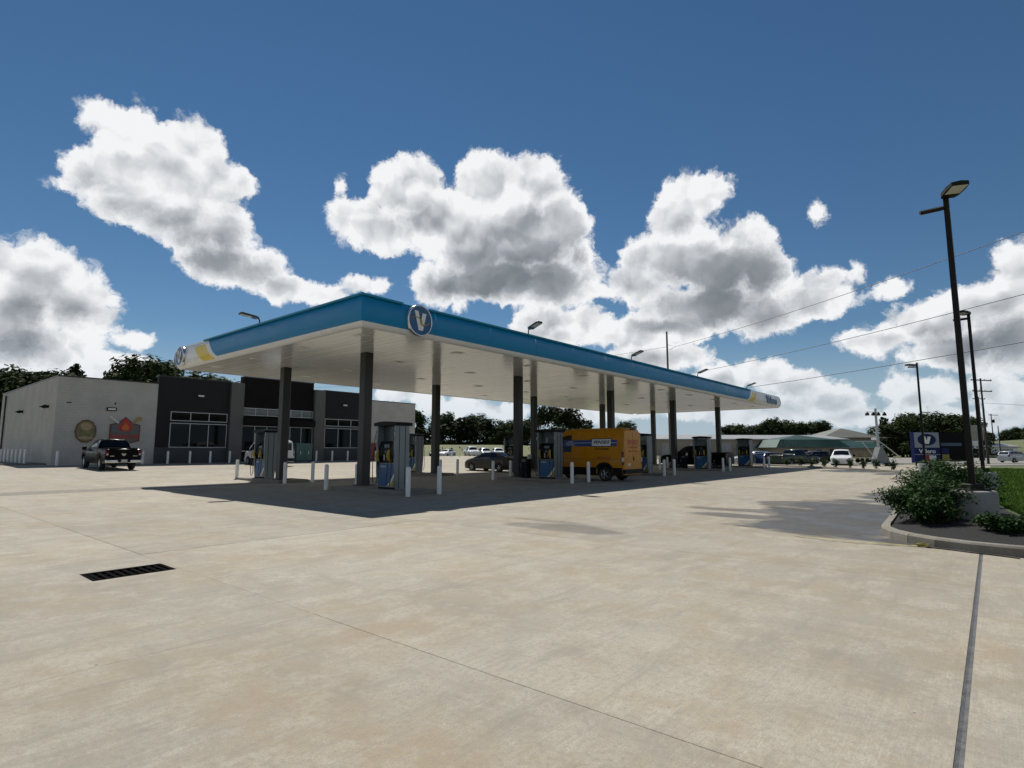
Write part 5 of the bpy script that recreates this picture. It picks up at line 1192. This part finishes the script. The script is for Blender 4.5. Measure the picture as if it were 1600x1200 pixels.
# yellow tape lying by the kerb, running into a dark cord
mat('tape_yellow', (.30,.26,.07), .6, 0, .5, 9)
tz = lambda k: .012+.012*abs(math.sin(k*2.3))
tpts = [(5.30,10.82),(5.36,10.62),(5.52,10.5),(5.60,10.30),(5.83,10.12),(6.02,9.98),(6.3,9.86),(6.55,9.74),(6.80,9.62),(6.86,9.56)]
tape = thing('caution_tape', 'crumpled yellow tape lying on the concrete beside the kerb', 'tape', (5.3, 10.8, 0), 0)
sm_ = smooth_path([(a-5.3, b-10.8, tz(k)) for k, (a, b) in enumerate(tpts)], 6); tb_ = MB(); rr = random.Random(8)
for k in range(len(sm_)-1):
    d_ = (sm_[k+1]-sm_[k]).normalized(); n_ = Vector((-d_.y, d_.x, 0)); 
    w0 = .026*(.72+.28*math.sin(k*1.7)); w1 = .026*(.72+.28*math.sin((k+1)*1.7))
    tb_.add([sm_[k]-n_*w0, sm_[k]+n_*w0+Vector((0,0,.008*abs(math.sin(k)))), sm_[k+1]+n_*w1+Vector((0,0,.008*abs(math.sin(k+1)))), sm_[k+1]-n_*w1], [(0,1,2,3)])
tb_.build('ribbon', MATS['tape_yellow'], tape)
MB().tube([(1.45,-1.12,.03),(1.55,-1.2,.05),(1.6,-1.14,.03),(1.52,-1.24,.04)], .03, 5).build('knot', MATS['tape_yellow'], tape)
tag(MB().tube(smooth_path([(6.86,9.56,.012),(7.05,9.3,.012),(7.2,9.05,.012),(7.38,8.82,.012),(7.5,8.6,.012)], 4), .011, 5).build('cord', MATS['hose_black']), 'dark cord running along the kerb from the yellow tape', 'cord')


# ---------------------------------------------------------------- plants
def leaf_mat(name, c1, c2, scale=1.2, rough=.55):
    m = bpy.data.materials.new(name); m.use_nodes = True; N, L = nodes(m); b = pbsdf(m); MATS[name] = m
    g_ = N.new('ShaderNodeNewGeometry'); n = N.new('ShaderNodeTexNoise'); n.inputs['Scale'].default_value = scale; n.inputs['Detail'].default_value = 4
    L.new(g_.outputs['Position'], n.inputs['Vector'])
    ad = N.new('ShaderNodeMath'); ad.operation = 'MULTIPLY_ADD'; ad.inputs[1].default_value = .45; L.new(g_.outputs['Random Per Island'], ad.inputs[0])
    sb = N.new('ShaderNodeMath'); sb.operation = 'SUBTRACT'; sb.inputs[1].default_value = .22; L.new(n.outputs['Fac'], sb.inputs[0]); L.new(sb.outputs[0], ad.inputs[2])
    mx = N.new('ShaderNodeMix'); mx.data_type = 'RGBA'; mx.inputs[6].default_value = (*c1,1); mx.inputs[7].default_value = (*c2,1); L.new(ad.outputs[0], mx.inputs[0])
    L.new(mx.outputs[2], b.inputs['Base Color']); b.inputs['Roughness'].default_value = rough; b.inputs['Specular IOR Level'].default_value = .08
    tr = N.new('ShaderNodeBsdfTranslucent'); L.new(mx.outputs[2], tr.inputs[0]); ms = N.new('ShaderNodeMixShader'); ms.inputs[0].default_value = .10
    out = N['Material Output']; L.new(b.outputs[0], ms.inputs[1]); L.new(tr.outputs[0], ms.inputs[2]); L.new(ms.outputs[0], out.inputs[0])
    return m
leaf_mat('leaf_dark', (.011,.021,.006), (.034,.052,.014), .35, .8); leaf_mat('leaf_mid', (.014,.027,.008), (.050,.068,.019), .35, .8)
leaf_mat('leaf_pine', (.008,.017,.006), (.022,.036,.012), .4, .8); leaf_mat('leaf_shrub', (.009,.026,.006), (.036,.080,.018), 5, .6); leaf_mat('leaf_small', (.02,.045,.012), (.06,.10,.03), 4)
leaf_mat('grass_blade', (.028,.075,.008), (.11,.19,.025), .9, .6)
mat('bark', (.05,.038,.028), .9, 0, .3, 6)
def rvec(r_):
    while True:
        v = Vector((r_.uniform(-1,1), r_.uniform(-1,1), r_.uniform(-1,1)))
        if .05 < v.length <= 1: return v
def leaf_quad(mb, c, n, sz, r_, asp=1.0):
    a = n.orthogonal().normalized(); a.rotate(Matrix.Rotation(r_.uniform(0, 6.28), 3, n)); b = n.cross(a)
    mb.v += [tuple(c-a*sz*asp), tuple(c+b*sz*.5), tuple(c+a*sz*asp), tuple(c-b*sz*.5)]
    k = len(mb.v)-4; mb.f.append([k,k+1,k+2,k+3]); mb.m.append(0); mb.smooth.append(False)
def broad_crown(seed, nclump, nleaf, lsz, rx, rz, zc):
    """crown of leaf clumps scattered unevenly over a few big boughs"""
    r_ = random.Random(seed); mb = MB(); boughs = []
    for k in range(7):
        a = r_.uniform(0, 6.28); d = r_.uniform(.25,.7)*rx; boughs.append((Vector((math.cos(a)*d, math.sin(a)*d, zc + r_.uniform(-.55,.62)*rz)), r_.uniform(.34,.58)*rx))
    boughs.append((Vector((0,0,zc+.62*rz)), .45*rx)); cl = []
    for k in range(4): a = r_.uniform(0, 6.28); boughs.append((Vector((math.cos(a)*.55*rx, math.sin(a)*.55*rx, zc*.36)), .42*rx))
    for k in range(nclump):
        c, br = r_.choice(boughs); v = rvec(r_); v = v.normalized()*(v.length**.45); cl.append((c + Vector((v.x*br, v.y*br, v.z*br*.8)), v, r_.uniform(.6,1.25)))
    for c, v, s_ in cl:
        for q in range(nleaf):
            w = rvec(r_); p_ = c + w*(lsz*2.6*s_); n = (w*.8 + v*.5 + Vector((0,0,.35)) + rvec(r_)*.7).normalized(); leaf_quad(mb, p_, n, lsz*r_.uniform(.6,1.3), r_, .8)
    return mb, boughs
def trunk_mesh(h_, r0, boughs, seed):
    r_ = random.Random(seed); mb = MB(); top = Vector((r_.uniform(-.3,.3), r_.uniform(-.3,.3), h_))
    mb.tube([(0,0,-.5),(0,0,h_*.4),tuple(top)], [r0, r0*.8, r0*.35], 7)
    for c, br in boughs: mb.tube([(0,0,h_*r_.uniform(.35,.7)), tuple(c*.6+Vector((0,0,h_*.2))), tuple(c)], [r0*.4, r0*.25, r0*.08], 5)
    return mb
PROTO = []
for k in range(5):
    mb, bo = broad_crown(20+k, 270, 22, .30, 3.6 + .3*(k % 3), 3.6, 7.0 - .3*k)
    PROTO.append((trunk_mesh(6.2, .26, bo, k).mesh('trunk', MATS['bark']), mb.mesh('crown', MATS['leaf_dark' if k % 2 else 'leaf_mid']), 10.6 - .3*k))
for k in range(3):       # pines: bare stem, tufted layers
    r_ = random.Random(50+k); mb = MB(); bo = []
    for j in range(15):
        z = 6.5 + j*.62; rad = (1.0-.55*(j/14)**1.5)*2.4*r_.uniform(.7,1.15)*(.75 if j < 3 else 1)
        for q in range(5):
            a = r_.uniform(0, 6.28); c = Vector((math.cos(a)*rad*.62, math.sin(a)*rad*.62, z + r_.uniform(-.3,.3))); bo.append((c, .5))
            for w in range(34):
                v = rvec(r_); p_ = c + Vector((v.x*rad*.55, v.y*rad*.55, v.z*.42)); leaf_quad(mb, p_, (v+Vector((0,0,.5))+rvec(r_)*.6).normalized(), .30*r_.uniform(.6,1.2), r_, .9)
    PROTO.append((trunk_mesh(14.6, .24, bo[::6], k).mesh('trunk', MATS['bark']), mb.mesh('crown', MATS['leaf_pine']), 15.8))
def tree(px, ytop, Y, k, label, group, wide=1.0, zbase=-.4):
    """stands at depth Y on the bearing where it is seen, as tall as it rises above eye level"""
    x = (px-800)/884.13*Y*.993; h_ = 1.6 + (703-ytop)/884.13*Y - zbase
    tm, cm_, hh = PROTO[k]; s_ = h_/hh
    o = thing('pine_tree' if k > 4 else 'tree', label, 'tree', (x, Y, zbase), (px*1.7) % 6.28, group); v_ = .92+.16*((px*7.31) % 1); o.scale = (s_*wide*v_, s_*wide*v_, s_*(.70+.32*((px*3.77) % 1) if Y > 120 else .84+.17*((px*3.77) % 1)))
    obj('trunk', tm, o); obj('crown', cm_, o)
rt = random.Random(11)
TL = [('behind the shop, left of the ridge', 'trees behind the shop', 92, [(-14,566,0,1.2),(6,571,1,1.1),(28,576,2,1.2),(50,572,3,1.1),(70,578,1,1.0),(88,580,4,.9),(107,552,6,1.0),(126,578,2,.9),(196,561,3,1.0),(218,557,0,1.1),(242,560,2,1.0),(306,583,0,1.2),(328,582,2,1.1),(346,584,4,1.1),(-30,575,3,1.2)]),
      ('in the wood beyond the field', 'trees in the wood beyond the field', 205, [(644,640,1,1.3),(656,637,6,1.2),(668,641,0,1.3),(680,640,5,1.1),(692,643,3,1.4),(704,647,2,1.3),(715,636,0,1.2),(721,632,6,1.3),(734,634,5,1.3),(744,646,3,1.4),(753,642,1,1.4),(763,645,7,1.3),(772,646,4,1.4),(782,650,0,1.4),(792,651,6,1.3),(802,650,2,1.4),(813,648,3,1.4),(824,646,5,1.4),(832,645,0,1.4),(922,656,7,1.0),(975,657,2,.9),(1000,666,0,1.3),(1010,668,4,1.2)]),
      ('on the skyline above the warehouse', 'trees on the skyline above the warehouse', 235, [(1030,676,1,1.4),(1046,679,0,1.3),(1062,679,3,1.4),(1078,680,2,1.4),(1094,679,4,1.4),(1110,678,0,1.4),(1128,660,1,1.2),(1138,658,3,1.2),(1150,656,0,1.3),(1162,661,4,1.3),(1174,661,2,1.3),(1185,659,1,1.3),(1197,656,0,1.3),(1209,653,3,1.3),(1220,651,2,1.3),(1231,656,4,1.3),(1243,655,1,1.3),(1254,654,0,1.3),(1264,659,3,1.3),(1274,661,2,1.2),(1284,656,6,1.2),(1292,655,7,1.1),(1301,668,4,1.1),(1356,666,6,1.1),(1345,676,2,1.3),(1366,677,0,1.3),(1376,672,3,1.2)]),
      ('in the dark group behind the price sign', 'trees in the group behind the price sign', 160, [(1384,646,6,1.2),(1391,643,0,1.2),(1401,641,1,1.2),(1411,647,3,1.2),(1422,648,2,1.2),(1432,645,4,1.2),(1441,643,0,1.2),(1451,644,6,1.2),(1460,641,1,1.2),(1470,644,3,1.2),(1480,640,5,1.2),(1489,642,2,1.2),(1499,644,0,1.2),(1509,651,4,1.2),(1518,656,1,1.2),(1528,668,3,1.2)]),
      ('at the far right beyond the mound', 'trees at the far right beyond the mound', 270, [(1541,670,0,1.3),(1552,662,5,1.1),(1562,668,2,1.2),(1572,667,1,1.3),(1582,665,3,1.3),(1592,667,0,1.3),(1603,666,4,1.3),(1616,668,2,1.3)])]
NUM = ['first','second','third','fourth','fifth','sixth','seventh','eighth','ninth','tenth','eleventh','twelfth','thirteenth','fourteenth','fifteenth','sixteenth','seventeenth','eighteenth','nineteenth','twentieth','twenty-first','twenty-second','twenty-third','twenty-fourth','twenty-fifth','twenty-sixth','twenty-seventh','twenty-eighth']
for where, grp, Y, L_ in TL:
    L_ = [q for n, q in enumerate(sorted(L_)) if Y < 100 or n % 4 != 2]
    for i, (px, yt, k, w_) in enumerate(L_):
        tree(px, yt, Y + rt.uniform(-7, 7), k, f'{NUM[i]} from left of the {"pines and trees" if False else "trees"} {where}', grp, w_*(.78+.3*((px*5.13) % 1)) if Y > 100 else w_)
tree(862, 632, 112, 1, 'dark broad tree left of the yellow van, behind the pumps', 'big trees behind the pumps', 1.05, 0)
tree(892, 634, 108, 3, 'dark broad tree above the yellow van, behind the pumps', 'big trees behind the pumps', 1.05, 0)
# under-storey so the woods close towards the ground
def thicket(name, label, pts, h_, seed, sz=.42):
    r_ = random.Random(seed); mb = MB()
    for (xa, ya), (xb, yb) in zip(pts, pts[1:]):
        n = int(math.hypot(xb-xa, yb-ya)*26)
        for k in range(n):
            f = r_.random(); hh = h_*(.55+.45*math.sin(f*17+xa)*math.sin(f*7.3+1)+.15*r_.random())
            p_ = Vector((xa+(xb-xa)*f+r_.uniform(-2,2), ya+(yb-ya)*f+r_.uniform(-2,2), r_.uniform(-.4, max(.6,hh)))); leaf_quad(mb, p_, (rvec(r_)+Vector((0,-.6,.4))).normalized(), sz*r_.uniform(.6,1.5), r_, .9)
    mb.build(name, MATS['leaf_dark'], kind='stuff')
thicket('undergrowth', '', [(-38,196),(8,198),(14,204)], 7, 2, .5); thicket('undergrowth', '', [(60,226),(138,232)], 6.5, 3, .5); thicket('undergrowth', '', [(101,156),(134,156)], 5.5, 4, .45); thicket('undergrowth', '', [(196,262),(256,272)], 8, 5, .6); thicket('undergrowth', '', [(-90,88),(-70,91)], 5, 6, .35)
thicket('undergrowth', '', [(-22,150),(-12,149)], 2.2, 7, .4)
# shrubs
def shrub(name, label, loc, rx, ry, h_, n, lsz, m_, seed, group=None, stems=9):
    r_ = random.Random(seed); o = thing(name, label, 'shrub', loc, 0, group); st = MB(); mb = MB(); tips = []
    for k in range(stems):
        a = r_.uniform(0, 6.28); d = r_.uniform(.35,1.0); e = Vector((math.cos(a)*rx*d, math.sin(a)*ry*d, h_*(1.0-.42*d*d)*r_.uniform(.75,1.12)))
        b_ = Vector((e.x*.35, e.y*.35, e.z*.55)); st.tube([(0,0,-.05), tuple(b_), tuple(e)], [.012,.009,.004], 5); tips.append((b_, e))
    for k in range(n):
        b_, e = r_.choice(tips); f = r_.random()**.7; q = (b_*(1-f)+e*f) if r_.random() < .8 else b_*f
        w = rvec(r_)*(.16*h_+.05); p_ = q + w; p_.z = max(.02, p_.z)
        leaf_quad(mb, p_, (w*1.5+Vector((0,0,.5))+rvec(r_)*.6).normalized(), lsz*r_.uniform(.6,1.3), r_, 1.0)
    st.build('stem', MATS['bark'], o); mb.build('foliage', MATS[m_], o); return o
SG = 'shrubs in the mulch bed by the nearest lamp post'
shrub('shrub', 'spreading green shrub at the rounded kerb corner, left of the nearest lamp post', P(.45,-18.88,.14), .95, .8, .92, 9000, .034, 'leaf_shrub', 1, SG, 34)
shrub('shrub', 'low green shrub in front of the nearest pedestal', P(-1.0,-20.15,.14), .5, .45, .36, 3600, .032, 'leaf_shrub', 2, SG, 24)
shrub('shrub', 'green shrub filling the bed beside the nearest pedestal', P(-.35,-18.95,.14), .65, .5, .55, 5000, .034, 'leaf_shrub', 7, SG, 26)
shrub('shrub', 'tall green shrub behind the corner shrub', P(2.6,-19.15,.14), 1.05, .95, 1.15, 7500, .038, 'leaf_shrub', 3, SG, 30)
shrub('shrub', 'green shrub farther back along the mulch bed', P(5.2,-19.0,.14), 1.0, .9, 1.0, 5200, .044, 'leaf_shrub', 4, SG, 26)
for k, (s_, t_) in enumerate(((28.0,-17.2),(30.2,-17.3),(32.2,-16.9))): shrub('shrub', f'low olive shrub beside the farthest lamp post, {("left","middle","right")[2-k]} of three', P(s_,t_,.1), 1.0, .9, .85, 1500, .085, 'leaf_small', 10+k, 'shrubs by the farthest lamp post', 18)
for k, (s_, t_) in enumerate(((36.6,-14.3),(37.9,-13.0),(39.0,-12.0),(40.1,-10.9),(41.4,-9.6),(42.6,-8.5),(43.8,-7.2),(45.0,-6.0),(46.4,-4.4),(47.8,-2.4),(49.3,-.2))):
    shrub('planted_shrub', f'small upright shrub in the far planted strip, {NUM[10-k]} from left', P(s_,t_,.1), .30, .30, .78+.12*math.sin(k*2.1), 240, .075, 'leaf_small', 30+k, 'small shrubs in the far planted strip', 9)
# grass on the verge
rg_ = random.Random(21); gm_ = MB(); cnt = 0
while cnt < 70000:
    s_ = rg_.uniform(-2.3, 42) if rg_.random() < .5 else rg_.uniform(-2.3, 10); t_ = -18.3 - abs(rg_.gauss(0, 9)); p_ = P(s_, t_)
    if p_.y < 6 or p_.x/p_.y > .96 or p_.x/p_.y < .5 or t_ < -34: continue
    if s_ < 12 and t_ > -20.8+.125*max(0, s_): continue
    if s_ < 0 and t_ > -22.2: continue
    if t_ > -18.35+.085*max(0, s_-2): continue
    cnt += 1; d = math.hypot(p_.x, p_.y); hgt = (.05 + .05*rg_.random())*(1+d*.022); a = rg_.uniform(0, 6.28); w_ = .004 + d*.00055
    lx, ly = math.cos(a)*hgt*.5, math.sin(a)*hgt*.5; z0 = .11
    gm_.add([(p_.x-math.sin(a)*w_, p_.y+math.cos(a)*w_, z0), (p_.x+math.sin(a)*w_, p_.y-math.cos(a)*w_, z0), (p_.x+lx, p_.y+ly, z0+hgt)], [(0,1,2)])
gm_.build('grass', MATS['grass_blade'], kind='stuff')
